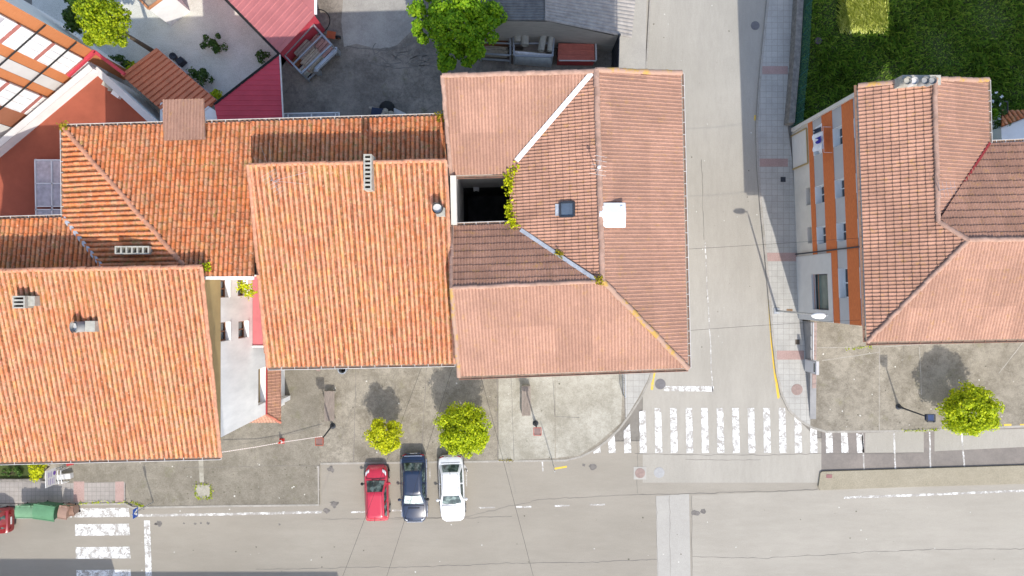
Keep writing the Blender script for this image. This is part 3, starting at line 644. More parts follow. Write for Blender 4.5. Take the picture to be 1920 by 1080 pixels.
struct('oil_stains', st, m_tar)

# street ironwork, each a cover of its own
def manhole(px, py, r, z, label, mat, square=None):
    root = thing('manhole_cover', label, 'manhole cover', W(px, py, 0) + Vector((0, 0, z)))
    o = W(px, py, 0) + Vector((0, 0, z)); mb = MB()
    if square: MB().box(o + Vector((0, 0, 0.004)), (square, square, 0.012)).build('surround', m_patch, root); o = o + Vector((0, 0, 0.011))
    mb.lathe(o, [(0.001, 0.012), (r * .9, 0.012), (r * .9, 0.006), (r, 0.010), (r * 1.03, 0.0)], 28)
    for k in range(-3, 4): mb.box(o + Vector((0, k * r * .22, 0.0135)), (r * 1.2 * math.sqrt(max(.1, 1 - (k * .22) ** 2)), r * .06, 0.006))
    mb.build('cover', mat, root)
m_iron = mk('cast_iron', (0.17, 0.16, 0.16), 0.6, 0.2, var=0.2, scale=6); m_rust = mk('rusty_iron', (0.30, 0.22, 0.19), 0.8, var=0.2, scale=5); m_iron_l = mk('pale_iron', (0.36, 0.355, 0.345), 0.7, var=0.1, scale=5)
manhole(1238, 720, .36, .006, 'grey round manhole cover in the road beside the stop line', m_iron)
manhole(1493, 730, .38, .122, 'brown-grey round manhole cover in the slab pavement at the right-hand corner', m_rust)
manhole(1200, 887, .34, .005, 'rusty round manhole cover in a pale square patch of road', m_rust, 0.88)
manhole(1236, 886, .36, .005, 'pale grey round manhole cover beside the rusty one', m_iron_l)
manhole(1416, 48, .30, .006, 'dark round manhole cover in the shaded edge of the side street', m_iron)
def grate(px, py, w, h, z, label, mat):
    o = W(px, py, 0) + Vector((0, 0, z)); mb = MB().box(o, (w, h, .01))
    n = 5
    for k in range(n): mb.box(o + Vector(((k - (n - 1) / 2) * w / n, 0, .009)), (w / n * .5, h * .9, .008))
    tag(mb.build('drain_cover', mat), label, 'drain cover')
grate(1553, 892, .40, .26, .137, 'reddish drain grate in the tan median strip', mk('red_grate', (0.3, 0.15, 0.14), 0.7))
grate(1467, 337, .35, .35, .127, 'small dark square cover in the shaded right pavement', m_dark)
grate(1479, 582, .42, .20, .127, 'small brown cover in the pavement below the tall street lamp pole', mk('rust_cover', (0.26, 0.16, 0.09), 0.8))
grate(1494, 641, .30, .35, .127, 'small brown-black cover in the shadow beside the grey cabinet', mk('dark_rust', (0.10, 0.08, 0.06), 0.8))
grate(598, 692, .26, .26, .126, 'small red-brown square cover near the concrete bin', m_rust)

# ---------------------------------------------------------------- house A : left house with old clay roofs
ZE = 11.2
hA = thing('clay_roof_house', 'left house with hipped orange clay roofs, tan gable and white east wall', 'house', W(300, 650, 0))
rA_r, rA_e = 13.4, 11.0
pSA = Plane(W(378, 500, rA_r), W(413, 855, rA_e), W(-150, 868.6, rA_e))
SA = [pSA.hit(*p) for p in ((-150, 510), (378, 500), (414, 856), (-150, 869.5))]
tile_roof('roof_slope', hA, SA, m_tile_old, 0.262, 0.42, jit=0.021, step=0.016)
def plane_eave(a, b, slope, toward):
    e = (b - a); e.z = 0; e.normalize(); p = Vector((-e.y, e.x, 0))
    if p.dot(toward - a) < 0: p = -p
    return Plane(a, b, a + p * 5 + Vector((0, 0, 5 * slope)))
pN1 = plane_eave(W(118, 239, ZE), W(832, 218, ZE), 0.2, Vector((0, -20, 0)))
N1 = [pN1.hit(*p) for p in ((118, 239), (473, 228.5), (476, 519), (380, 518), (345, 497))]
tile_roof('roof_slope', hA, N1, m_tile_n, 0.25, 0.38, jit=0.018)
pW1 = Plane(N1[0], W(120, 408, ZE), N1[4]); W1 = [pW1.hit(*p) for p in ((118, 239), (345, 497), (195, 503), (120, 408))]
tile_roof('roof_slope', hA, W1, m_tile_n, 0.27, 0.38, jit=0.018)
pN2 = Plane(W(-150, 416, ZE), W1[3], W1[2]); N2 = [pN2.hit(*p) for p in ((-150, 416), (120, 408), (195, 503), (-150, 511))]
tile_roof('roof_slope', hA, N2, m_tile_n, 0.25, 0.38, jit=0.018)
up = Vector((0, 0, 0.05))
ridge('hip_tile', hA, [N1[0] + up, N1[4] + up], m_ridge_o, 0.13)
ridge('ridge_tile', hA, [SA[0], SA[1]], m_tile_old and m_ridge_o, 0.12)
ridge('verge_tile', hA, [SA[1] + up, SA[2] + up], m_ridge_o, 0.10)
vf = MB(); a_, b_ = W1[3] + up * 1.2, W1[2] + up * 1.2; vf.beam(a_, b_, 0.22, 0.03); vf.build('valley_flashing', m_flash_g, hA)
gutter(hA, N1[0], N1[1], m_gutter, out=Vector((0, 1, 0)), n_br=14); gutter(hA, W1[0], W1[3], m_gutter, out=Vector((-1, 0, 0)), n_br=8); gutter(hA, SA[2], SA[3], m_gutter, out=Vector((0, -1, 0)), n_br=16); gutter(hA, N2[1], N2[0], m_gutter, out=Vector((0, 1, 0)), n_br=8)
# walls: east wall at 535 ground px
xw = (535 - 960) / S; yS = (540 - 758) / S; yN = (540 - 520) / S; xWst = (330 - 960) / S
EA, EB = Vector((xw, yS, 0)), Vector((xw, yN, 0)); Lw = yN - yS
def zx(x): return H * (1 - 425 / (960 - x))
def sy(y, x): return ((540 - y) / S * (425 / (960 - x))) - yS
wins = []
for y0, y1, x0, x1 in ((525, 558, 410, 430), (604, 640, 410, 431), (525, 555, 446, 463), (602, 634, 447, 465)):
    xm = (x0 + x1) / 2; wins.append((sy(y1, xm), min(sy(y0, xm), Lw - .05), zx(x1), zx(x0)))
door = (sy(757, 492), sy(690, 492), zx(499), zx(484))
wm = MB(); wall_holes(wm, EA, EB, 0, 10.75, wins + [door], 0)
wm.face([(xWst, yS, 0), (xw, yS, 0), (xw, yS, 10.95), (xWst, yS, 10.95)])
wm.face([(-50, yS, 0), (xWst, yS, 0), (xWst, yS, 10.95), (-50, yS, 10.95)])
wall_quad(wm, [N1[0] + Vector((.3, -.3, 0)), N1[1] + Vector((0, -.3, 0))]); wall_quad(wm, [W1[3] + Vector((.3, 0, 0)), W1[0] + Vector((.3, -.3, 0))]); wall_quad(wm, [N2[0] + Vector((0, -.3, 0)), N2[1] + Vector((.3, -.3, 0))])
wall_quad(wm, [N1[2] + Vector((0, .1, 0)), N1[3] + Vector((0, .1, 0))], 6.0, 0.1)
wm.build('wall', m_white_dirty, hA)
gm = MB(); a = SA[1]; b = SA[2]   # tan gable triangle above the eave line
zg = lambda y: pSA.z(xw + .02, y) - .1
gm.face([(xw + .02, yS, 10.7), (xw + .02, yN, 10.7), (xw + .02, yN, zg(yN)), (xw + .02, yS, zg(yS))])
gm.face([(xw + .02, b.y + .05, zg(b.y) - .12), (xw + .02, yS, 10.7), (xw + .02, yS, zg(yS)), (xw + .02, b.y + .05, zg(b.y))])
gm.face([(xw + .02, yN, 10.6), (xw + .02, a.y, 10.6), (xw + .02, a.y, zg(a.y)), (xw + .02, yN, zg(yN))])
gm.build('gable', m_tan, hA)
mb = MB(); wall_quad(mb, [SA[0], SA[1]], 11.3, .12); mb.build('ridge_wall', m_tan, hA)
for h in wins: window(hA, EA, EB, *h, 0.28, m_white, m_brownwood, m_glass, 1, out=Vector((1, 0, 0)), sill=0.08)
window(hA, EA, EB, *door, 0.45, m_white, m_tan, m_blind, 0, name='balcony_door', out=Vector((1, 0, 0)), sill=0.05)
mb = MB(); mb.box(((N1[2].x + N1[3].x) / 2, N1[2].y - .06, (N1[2].z + N1[3].z) / 2 - .02), ((N1[2] - N1[3]).length, .16, .12)); mb.build('coping', m_white_dirty, hA)
# small pent roof wrapping the corner
zt, zb_ = 3.75, 3.0; px1 = xw + .68; yc = yS - .68
yP = (540 - (540 + (685 - 540) * .93)) / S
EP = [Vector((xw + .01, yP, zt)), Vector((xw + .01, yS, zt)), Vector((px1, yc, zb_)), Vector((px1, yP, zb_))]
SP = [Vector((xw, yS - .01, zt)), Vector((xw - 4.0, yS - .01, zt)), Vector((xw - 4.0, yc, zb_)), Vector((px1, yc, zb_))]
tile_roof('pent_roof', hA, EP, m_tile_brown_w, 0.2, 0.3, P_ROMAN); tile_roof('pent_roof', hA, SP, m_tile_brown_w, 0.2, 0.3, P_ROMAN)
ridge('hip_tile', hA, [EP[1] + up, EP[2] + up], mk('red_ridge', (.42, .14, .09)), 0.08)
mb = MB(); mb.box(((xw + px1) / 2, (yP + yc) / 2, zb_ - .12), (px1 - xw - .06, yP - yc, .1)); mb.box((xw + .05, (yP + yS) / 2, zt + .05), (.08, yP - yS, .10)); mb.build('pent_soffit', m_redpaint, hA)
for dy in (.2, 2.6): MB().box((xw + .2, yP - dy, 1.45), (.36, .3, 2.9)).build('pillar', m_white, hA)
# chimneys on house A
def slab_chimney(parent, p, plane, Lx, Ly, h, nh, along, mat=m_conc, extra=None):
    base = p.z - .35; top = p.z + h; m = MB(); t = .07
    m.box((p.x - Lx / 2 + t / 2, p.y, (base + top) / 2), (t, Ly, top - base)); m.box((p.x + Lx / 2 - t / 2, p.y, (base + top) / 2), (t, Ly, top - base))
    m.box((p.x, p.y - Ly / 2 + t / 2, (base + top) / 2 - .001), (Lx - 2 * t, t, top - base)); m.box((p.x, p.y + Ly / 2 - t / 2, (base + top) / 2 - .001), (Lx - 2 * t, t, top - base))
    for k in range(1, nh):
        f = k / nh - .5
        if along == 'y': m.box((p.x, p.y + f * (Ly - t), (base + top) / 2 - .002), (Lx - 2 * t, .09, top - base))
        else: m.box((p.x + f * (Lx - t), p.y, (base + top) / 2 - .002), (.09, Ly - 2 * t, top - base))
    c = m.build('chimney', mat, parent)
    MB().box((p.x, p.y, base + .1), (Lx - .1, Ly - .1, .04)).build('flue', m_void, c)
    return c
def pot_chimney(parent, p, r, h, box=None, mat=m_pipe, tilt=(0, 0)):
    top = Vector((p.x + tilt[0], p.y + tilt[1], p.z + h)); b = Vector((p.x, p.y, p.z - .2))
    m = MB(); m.tube([b, top], r, 18, cap=False); ax = (top - b).normalized()
    m.tube([top - ax * .02, top + ax * .06], r * 1.12, 18, cap=False); m.tube([top - ax * .3, top + ax * .06], r * .85, 18, cap=False)
    c = m.build('chimney', mat, parent, smooth=40)
    MB().tube([top - ax * .12, top - ax * .1], r * .84, 18).build('flue', m_signgrey, c)
    if box: MB().box((p.x + box[0], p.y + box[1], p.z + .05), (box[2], box[3], .7)).build('chimney_base', m_conc, c)
    return c
c = slab_chimney(hA, pW1.hit(258, 470), None, 1.75, .42, .55, 6, 'x')
p = pSA.hit(57, 566); c = slab_chimney(hA, p + Vector((-.1, 0, .1)), None, .62, .62, .6, 3, 'y'); MB().box((p.x + .35, p.y + .05, p.z + .1), (.35, .5, .7)).build('chimney_base', m_conc, c)
pot_chimney(hA, pSA.hit(166, 612), .27, .62, (.32, .02, .5, .55), tilt=(-.32, 0))
# raised sheet-roofed hatch over the north eave
q = [W(305, 187, 11.42), W(382, 185, 11.42), W(385, 261, 11.66), W(307, 263, 11.66)]
dm = thing  # alias kept short
t_ = tile_roof('dormer_roof', hA, q, m_tile_brown, 0.17, 1.4, P_ROMAN, step=.01)
mb = MB(); cx, cy = sum(v.x for v in q) / 4, sum(v.y for v in q) / 4
mb.box((cx, cy - .35, 11.3), (2.0, 1.1, .42), R(1)); mb.build('dormer_wall', m_pale_grey, hA)

# red low roof over the passage, part of house B's side
# ---------------------------------------------------------------- house B : middle house
hB = thing('clay_roof_house', 'middle house with large old orange clay roof, slotted chimney and round pot', 'house', W(700, 480, 0))
rB_r, rB_e = 13.5, 10.7
pSB = Plane(W(466, 309, rB_r), W(835, 300.5, rB_r), W(502, 688, rB_e)); SB = [pSB.hit(*p) for p in ((466, 309), (835.5, 300.5), (853, 681), (502, 688))]
tile_roof('roof_slope', hB, SB, m_tile_old, 0.262, 0.42, jit=0.021, step=0.016)
NB = [pN1.hit(*p) for p in ((473, 228.5), (832, 218), (838, 306), (475, 316))]
tile_roof('roof_slope', hB, NB, m_tile_n, 0.25, 0.38, jit=0.018)
ridge('verge_tile', hB, [SB[0] + up, SB[3] + up], m_ridge_o, 0.10); ridge('verge_tile', hB, [SB[1] + up * 1.2, SB[2] + up * 1.2], m_ridge_o, 0.09); ridge('ridge_tile', hB, [SB[0], SB[1]], m_ridge_o, 0.11)
gutter(hB, NB[0], NB[1], m_gutter, out=Vector((0, 1, 0)), n_br=14); gutter(hB, SB[2], SB[3], m_gutter, out=Vector((0, -1, 0)), n_br=14)
wm = MB(); i_ = Vector((0, .75, 0))
wall_quad(wm, [SB[3] + i_ + Vector((.06, 0, 0)), SB[2] + i_ + Vector((-.06, 0, 0))], 0, -.1); wall_quad(wm, [SB[0] + Vector((.06, 0, 0)), SB[3] + Vector((.06, 0, 0))], 0, .12); wall_quad(wm, [SB[1] + Vector((-.06, 0, 0)), SB[2] + Vector((-.06, 0, 0))], 0, .12)
wall_quad(wm, [SB[0], SB[1]], 11, .13); wall_quad(wm, [NB[0] + Vector((0, -.4, 0)), NB[1] + Vector((0, -.4, 0))])
wm.build('wall', m_white_dirty, hB)
slab_chimney(hB, pSB.hit(694, 326), None, .40, 1.75, .62, 8, 'y')
p = pSB.hit(823, 393); pot_chimney(hB, p, .27, .75, (.12, -.16, .42, .42), tilt=(0.0, -.02))
def antenna(parent, p, h, arm, rz, n=7):
    m = MB(); m.tube([p - Vector((0, 0, .4)), p + Vector((0, 0, h))], .022, 6)
    t = p + Vector((0, 0, h - .1)); d = Vector((math.cos(rz), math.sin(rz), 0)); s = Vector((-d.y, d.x, 0))
    m.beam(t - d * arm * .4, t + d * arm * .6, .014, .014)
    for k in range(n):
        c = t + d * arm * (-.38 + k / (n - 1)); m.tube([c - s * (.42 - .03 * k), c + s * (.42 - .03 * k)], .006, 5)
    return m.build('antenna', m_galv, parent)
an = antenna(hB, pSB.hit(525, 345), 1.2, 1.1, R(-60))
mb = MB(); t = pSB.hit(525, 345) + Vector((0, 0, 1.0))
for q in ((490, 275), (505, 268), (580, 322), (572, 345)):
    e = (pN1 if q[1] < 300 else pSB).hit(*q) + up; mb.tube([t, e], .009, 5)
mb.build('guy_wire', m_galv, an)
# low red sheet roof in the passage
mb = MB(); z6 = 6.1; x0, x1 = xw + .02, SB[0].x + .05; y0, y1 = (540 - 634) / S, yN - .05
mb.box(((x0 + x1) / 2, (y0 + y1) / 2, z6 - .05), (x1 - x0, y1 - y0, .1)); mb.build('passage_roof', m_redawn, hB)
mb = MB(); mb.box(((x0 + x1) / 2, y0 - .06, z6 + .01), (x1 - x0, .1, .16)); mb.build('roof_trim', m_white, hB)

# ---------------------------------------------------------------- house C : corner building with pink concrete tiles
hC = thing('corner_building', 'corner building with pinkish concrete tile roof around a small dark light well', 'building', W(1050, 450, 0))
CE, CR, CL = 11.7, 13.3, 11.85
pE = Plane(W(1118, 131, CR), W(1130, 527, CR), W(1277, 137, CE)); Er = [pE.hit(*p) for p in ((1118, 131), (1277, 137), (1290, 690), (1130, 527))]
tile_roof('roof_slope', hC, Er, m_tile_brown, 0.19, 0.36, P_ROMAN, jit=.002, step=.006)
pWc = Plane(Er[0], Er[3], W(955, 328, CL)); Wc = [pWc.hit(*p) for p in ((1118, 131), (1130, 527), (1116, 524), (975, 432), (958, 421), (955, 326), (967, 303))]
tile_roof('roof_slope', hC, Wc, m_tile_brown_w, 0.168, 0.36, P_ROMAN, jit=.004, step=.02)
pNW = Plane(W(846, 329, CL), W(957, 326, CL), pWc.hit(1110, 138)); NW = [pNW.hit(*p) for p in ((829, 142), (1112, 136), (958, 326), (846, 329))]
tile_roof('roof_slope', hC, NW, m_tile_brown, 0.17, 0.36, P_WAVE, jit=.002, step=.003)
pSW = Plane(W(848, 424, CL), W(960, 420, CL), Er[3]); SW = [pSW.hit(*p) for p in ((848, 424), (960, 420), (1128, 529), (846, 540))]
tile_roof('roof_slope', hC, SW, m_tile_brown_w, 0.155, 0.40, P_ROMAN, jit=.003, step=.03)
pS = Plane(Er[3], SW[3], Er[2]); Sc = [pS.hit(*p) for p in ((846, 540), (1130, 527), (1290, 690), (861, 706))]
tile_roof('roof_slope', hC, Sc, m_tile_brown, 0.17, 0.36, P_WAVE, jit=.002, step=.003)
ridge('ridge_tile', hC, [Er[0] + up, Er[3] + up], m_ridge, .15); ridge('hip_tile', hC, [Er[3] + up, Er[2] + up], m_ridge_l, .14); ridge('ridge_tile', hC, [Sc[0] + up, Er[3] + up], m_ridge, .10)
ridge('verge_tile', hC, [Er[0] + up, Er[1] + up], m_ridge_l, .14); ridge('verge_tile', hC, [NW[0] + up, pNW.hit(1112, 134) + up, Er[0] + up], m_ridge, .13); ridge('verge_tile', hC, [NW[0] + up, NW[3] + up], m_ridge, .11); ridge('verge_tile', hC, [Sc[0] + up, Sc[3] + up], m_ridge_l, .11); ridge('verge_tile', hC, [SW[0] + up, SW[3] + up], m_ridge, .09)
gutter(hC, Er[1], Er[2], m_gutter, out=Vector((1, 0, 0)), n_br=24, r=.06); gutter(hC, Sc[2], Sc[3], m_gutter_b, out=Vector((0, -1, 0)), n_br=20); gutter(hC, NW[3], NW[2], m_gutter_b, out=Vector((0, -1, 0)), n_br=5); gutter(hC, SW[0], SW[1], m_gutter, out=Vector((0, 1, 0)), n_br=5)
for a, b, wdt, m in ((pNW.hit(1109, 138), pNW.hit(968, 302), .25, m_flash_w), (pSW.hit(976, 431), pSW.hit(1116, 524), .20, m_flash_g)):
    mb = MB(); mb.beam(a + up * 1.6, b + up * 1.6, wdt, .03); mb.build('valley_flashing', m, hC)
wm = MB(); j = Vector((-.5, 0, 0)); 
wall_quad(wm, [Er[1] + j, Er[2] + j + Vector((0, .5, 0))], 0, -.1); wall_quad(wm, [Sc[3] + Vector((.05, .5, 0)), Sc[2] + Vector((-.5, .5, 0))], 0, -.1); wall_quad(wm, [NW[0] + Vector((.05, -.05, 0)), Er[0] + Vector((0, -.05, 0)), Er[1] + j + Vector((0, -.05, 0))], 0, .08); wall_quad(wm, [NW[0] + Vector((.05, 0, 0)), NW[3] + Vector((.05, 0, 0)), SW[3] + Vector((.05, 0, 0)), Sc[3] + Vector((.05, .5, 0))], 0, .35)
wm.build('wall', m_cream, hC)
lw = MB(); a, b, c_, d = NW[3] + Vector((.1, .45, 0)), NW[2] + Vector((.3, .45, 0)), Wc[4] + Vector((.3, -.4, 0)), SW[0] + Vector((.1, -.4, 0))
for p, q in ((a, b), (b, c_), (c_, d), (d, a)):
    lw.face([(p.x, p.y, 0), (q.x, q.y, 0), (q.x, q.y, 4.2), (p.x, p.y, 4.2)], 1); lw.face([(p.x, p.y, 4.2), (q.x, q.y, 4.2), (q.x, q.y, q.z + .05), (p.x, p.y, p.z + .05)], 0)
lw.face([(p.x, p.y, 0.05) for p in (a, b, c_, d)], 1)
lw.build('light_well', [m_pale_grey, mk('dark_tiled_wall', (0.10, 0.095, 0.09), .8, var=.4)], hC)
mb = MB(); mb.beam(NW[3] + Vector((.12, -.05, .06)), SW[0] + Vector((.12, .05, .06)), .30, .5); mb.build('coping', m_cream, hC)
mb = MB(); p = Vector((W(893, 346, 4.6).x, a.y - .14, 4.6)); mb.box(p, (.34, .25, .30)); mb.box(p + Vector((.0, -.13, 0)), (.16, .02, .16), mi=1); mb.build('vent_box', [m_whitemetal, m_black], hC)
# metal roof lantern on the ridge
p = pE.hit(1147, 404); b = MB(); L2, B2, h0, h1 = .66, .62, p.z + .16, p.z + .38
sx0, sx1 = p.x - L2, p.x + L2; ys = p.y - B2; yn = p.y + B2; ym = p.y + .08
b.box((p.x, p.y, p.z - .0), (2 * L2 - .1, 2 * B2 - .1, .36))
b.face([(sx0, ys, h0), (sx1, ys, h0), (sx1, ym, h1), (sx0, ym, h1)]); b.face([(sx0, ym, h1), (sx1, ym, h1), (sx1, yn, h0 + .02), (sx0, yn, h0 + .02)])
b.face([(sx0, ys, h0), (sx0, ym, h1), (sx0, yn, h0 + .02)]); b.face([(sx1, ys, h0), (sx1, yn, h0 + .02), (sx1, ym, h1)])
for x in (sx0 + .2, sx1 - .2): b.box((x, ym + .3, h1 - .10), (.10, .12, .05))
lt = b.build('roof_lantern', m_flash_w, hC)
# skylight
p = pWc.hit(1064, 393); ax = pWc.n; e1 = Vector((1, 0, 0)); e1 = (e1 - ax * e1.dot(ax)).normalized(); e2 = ax.cross(e1)
sk = MB()
for s, l in ((-.36, 0), (.36, 0)): sk.beam(p + e1 * s - e2 * .36 + ax * .08, p + e1 * s + e2 * .36 + ax * .08, .1, .12, up=ax); sk.beam(p + e2 * s - e1 * .31 + ax * .082, p + e2 * s + e1 * .31 + ax * .082, .1, .12, up=ax)
skl = sk.build('skylight', m_dark, hC); MB().face([p + e1 * x * .31 + e2 * y * .31 + ax * .09 for x, y in ((-1, -1), (1, -1), (1, 1), (-1, 1))]).build('pane', mk('skylight_glass', (.10, .13, .17), .08), skl)
MB().beam(p - e1 * .5 - e2 * .3 + ax * .05, p - e1 * .5 + e2 * .3 + ax * .05, .25, .02, up=ax).build('skylight_flashing', m_flash_g, skl)
p = pWc.hit(1117, 322); an = antenna(hC, p, 1.3, .9, R(80), 5); MB().lathe(p + Vector((0, 0, 1.3)), [(0.01, .1), (.08, .06), (.09, 0), (.01, -.04)], 10).build('antenna_cap', m_white, an)
# weeds in the light-well gutter
def weeds(name, label, pts, n, mat, size=.16, sp=.16, zf=None):
    rnd = random.Random(n); m = MB()
    for k in range(n):
        i = rnd.randrange(len(pts) - 1); p = pts[i].lerp(pts[i + 1], rnd.random()) + Vector((rnd.gauss(0, sp), rnd.gauss(0, sp), abs(rnd.gauss(0, sp))))
        leaf(m, p, Vector((rnd.uniform(-1, 1), rnd.uniform(-1, 1), rnd.uniform(.2, 1))).normalized(), size, rnd)
    return tag(m.build(name, mat), label, 'weeds')
weeds('gutter_weeds', 'yellow-green weeds in the roof valley at the top corner of the light well', [pWc.hit(968, 312), pWc.hit(954, 330)], 90, m_leaf_y2, .15, .13)
weeds('gutter_weeds', 'yellow weeds trailing along the right edge of the light well, upper clump', [pWc.hit(954, 332), pWc.hit(956, 360)], 150, m_leaf_y2, .17, .13)
weeds('gutter_weeds', 'yellow weeds trailing along the right edge of the light well, lower clump', [pWc.hit(957, 378), pWc.hit(955, 408), pWc.hit(966, 426)], 220, m_leaf_y2, .17, .13)
weeds('gutter_weeds', 'small yellow weed tuft in the middle of the grey roof valley', [pSW.hit(1046, 474) + up * 2, pSW.hit(1050, 478) + up * 2], 50, m_weed, .13, .08)
weeds('gutter_weeds', 'yellow-brown weed tuft at the upper end of the grey roof valley', [pSW.hit(1120, 524) + up * 2, pSW.hit(1126, 528) + up * 2], 60, m_weed, .13, .10)
weeds('roof_weeds', 'green tuft growing where the left gable meets the old clay roof', [pN1.hit(382, 496) + up * 2, pN1.hit(390, 506) + up * 2], 90, m_leaf_y, .13, .12)
weeds('roof_weeds', 'bushy yellow-green plant hanging from the wall above the passage windows', [W(455, 530, 11), W(472, 552, 10.6)], 220, m_leaf_y2, .15, .18)
weeds('roof_weeds', 'green tuft on the clay roof corner by the terrace', [N1[0] + up * 2, N1[0] + Vector((.3, .1, .1))], 60, m_weed, .14, .10)
weeds('roof_weeds', 'yellow moss tuft in the gutter above the yard, beside the pink roof', [pN1.hit(824, 222) + up * 2, pN1.hit(830, 216) + up * 2], 60, m_weed, .14, .12)

# ---------------------------------------------------------------- house D : right building
hD = thing('apartment_block', 'right apartment block with pink tiles and facade of orange brick and grey bands', 'building', W(1650, 450, 0))
DE, DR = 10.7, 12.1
pDW = Plane(W(1608, 160, DE), W(1625, 641, DE), W(1752, 148, DR))
o_ = pDW.hit(1608, 160)
D1 = [pDW.hit(*p) for p in ((1608, 160), (1752, 148), (1758, 415), (1625, 641))]; D2 = [pDW.hit(*p) for p in ((1758, 415), (1815, 450), (1625, 641))]
tile_roof('roof_slope', hD, D1, m_tile_brown_w, 0.20, 0.38, P_ROMAN, jit=.003, step=.03, origin=o_)
tile_roof('roof_slope', hD, D2, m_tile_brown_w, 0.20, 0.38, P_ROMAN, jit=.003, step=.03, origin=o_)
rN, rM, rS = pDW.hit(1752, 148), pDW.hit(1758, 415), pDW.hit(1815, 450)
pDE = Plane(rN, rM, W(1852, 150, DE + .1)); D3 = [pDE.hit(*p) for p in ((1752, 148), (1852, 150), (1855, 268), (1766, 406), (1758, 415))]
tile_roof('roof_slope', hD, D3, m_tile_brown, 0.20, 0.36, P_ROMAN, jit=.002, step=.006)
rE = W(1990, 446.5, rS.z); pDN = Plane(rS, rE, W(1920, 266, DE)); D4 = [pDN.hit(*p) for p in ((1852, 269), (1990, 263), (1990, 446), (1815, 450), (1762, 411))]
tile_roof('roof_slope', hD, D4, m_tile_brown_w, 0.16, 0.42, P_ROMAN, jit=.004, step=.035)
pDS = Plane(rS, rE, D1[3]); D5 = [pDS.hit(*p) for p in ((1815, 450), (1990, 446.5), (1990, 634), (1625, 641))]
tile_roof('roof_slope', hD, D5, m_tile_brown, 0.17, 0.36, P_WAVE, jit=.003, step=.005)
ridge('ridge_tile', hD, [rN + up, rM + up], m_ridge, .13); ridge('ridge_tile', hD, [rM + up, rS + up, rE + up], m_ridge, .13); ridge('hip_tile', hD, [rS + up, D1[3] + up], m_ridge, .12); ridge('verge_tile', hD, [D1[0] + up, rN + up, D3[1] + up], m_ridge_l, .13)
mb = MB(); mb.beam(D3[2] + up, D3[3] + up, .12, .05); mb.build('valley_flashing', mk('red_valley', (.25, .03, .03), .6), hD)
gutter(hD, D1[0], D1[3], m_gutter_b, out=Vector((-1, 0, 0)), n_br=22); gutter(hD, D5[3], D5[2], m_gutter_b, out=Vector((0, -1, 0)), n_br=18); gutter(hD, D4[0], D4[1], m_gutter, out=Vector((0, 1, 0)), n_br=8); gutter(hD, D3[1], D3[2], m_gutter, out=Vector((1, 0, 0)), n_br=6)
FA, FB = W(1484, 249, 0), W(1497.5, 598, 0)      # west facade, north to south
Lf = (FB - FA).length; out = Vector((-1, 0.037, 0)).normalized()
def fs(yg): return (yg - 249) / 349 * Lf
f1, f2, f3 = (3.42, 4.62), (6.14, 7.25), (8.72, 10.2)
cols = [(280, 310), (364, 394), (434, 464), (508, 556)]
holes = {'g': [], 1: [(fs(a), fs(b), *f1) for a, b in cols[:3]], 2: [(fs(a), fs(b), *f2) for a, b in cols], 3: [(fs(a), fs(b), *f3) for a, b in cols]}
low = [(fs(a), fs(b), 1.95, 2.6) for a, b in ((361, 392), (431, 460))]
st_win = (fs(516), fs(578), 2.45, 4.75)
bands = [(0, 2.71, m_cream, low + [st_win]), (2.71, 3.35, m_brick, [st_win]), (3.35, 4.68, m_grey_wall, holes[1] + [st_win]), (4.68, 6.07, m_brick, [st_win]), (6.07, 7.31, m_grey_wall, holes[2]), (7.31, 8.66, m_brick, []), (8.66, 10.9, m_grey_wall, holes[3])]
wm = MB(); mats = [m_cream, m_brick, m_grey_wall]
for z0, z1, m, hs in bands:
    o2 = out * (.03 if m is m_brick else 0)
    wall_holes(wm, FA + o2, FB + o2, z0, z1, hs, mats.index(m))
    if m is m_brick: wm.beam(FA + o2 * .5 + Vector((0, 0, z0)), FB + o2 * .5 + Vector((0, 0, z0)), .03, .002, 1); wm.beam(FA + o2 * .5 + Vector((0, 0, z1)), FB + o2 * .5 + Vector((0, 0, z1)), .03, .002, 1)
n0, n1 = FA, Vector((W(1852, 150, 10.8).x, FA.y - .2, 0))
for p, q in ((FB, Vector((45, FB.y + .3, 0))), (FA, n1)):
    wm.face([(p.x, p.y, 0), (q.x, q.y, 0), (q.x, q.y, 10.8), (p.x, p.y, 10.8)], 0)
wm.face([(FA.x, FA.y, 10.8), (n1.x, n1.y, 10.8), (rN.x, rN.y - .05, rN.z - .12)], 0)
wm.build('wall', mats, hD)
for k in (1, 2, 3):
    for h in holes[k]: window(hD, FA, FB, *h, 0.36, m_white, m_whitemetal, m_glass, 1, out=out, sill=.05, fw=.06)
for h in low: window(hD, FA, FB, *h, .3, m_cream, m_tan, m_tan, 0, out=out, sill=0)
# pale rendered stair panel with its tall window
sp = MB(); d = (FB - FA).normalized(); oo = out * .06
A2, B2_ = FA + d * fs(482) + oo, FA + d * fs(598) + oo; hw = (st_win[0] - fs(482), st_win[1] - fs(482), 2.45, 4.75)
wall_holes(sp, A2, B2_, 0, 5.3, [hw]); sp.beam(A2 - oo * .5 + Vector((0, 0, 5.3)), B2_ - oo * .5 + Vector((0, 0, 5.3)), .06, .02); sp.beam(A2 - oo * .5, A2 - oo * .5 + Vector((0, 0, 5.3)), .06, .02, up=out)
sp.build('stair_panel', m_pale_grey, hD)
window(hD, A2, B2_, *hw, .3, m_pale_grey, m_dark, mk('stair_glass', (.12, .16, .14), .1), 0, name='stair_window', out=out, sill=.03)
gd = MB(); gs0, gs1 = fs(256), fs(318); pA, pB = FA + d * gs0 + out * .03, FA + d * gs1 + out * .03
gd.face([(pA.x, pA.y, .1), (pB.x, pB.y, .1), (pB.x, pB.y, 2.5), (pA.x, pA.y, 2.5)])
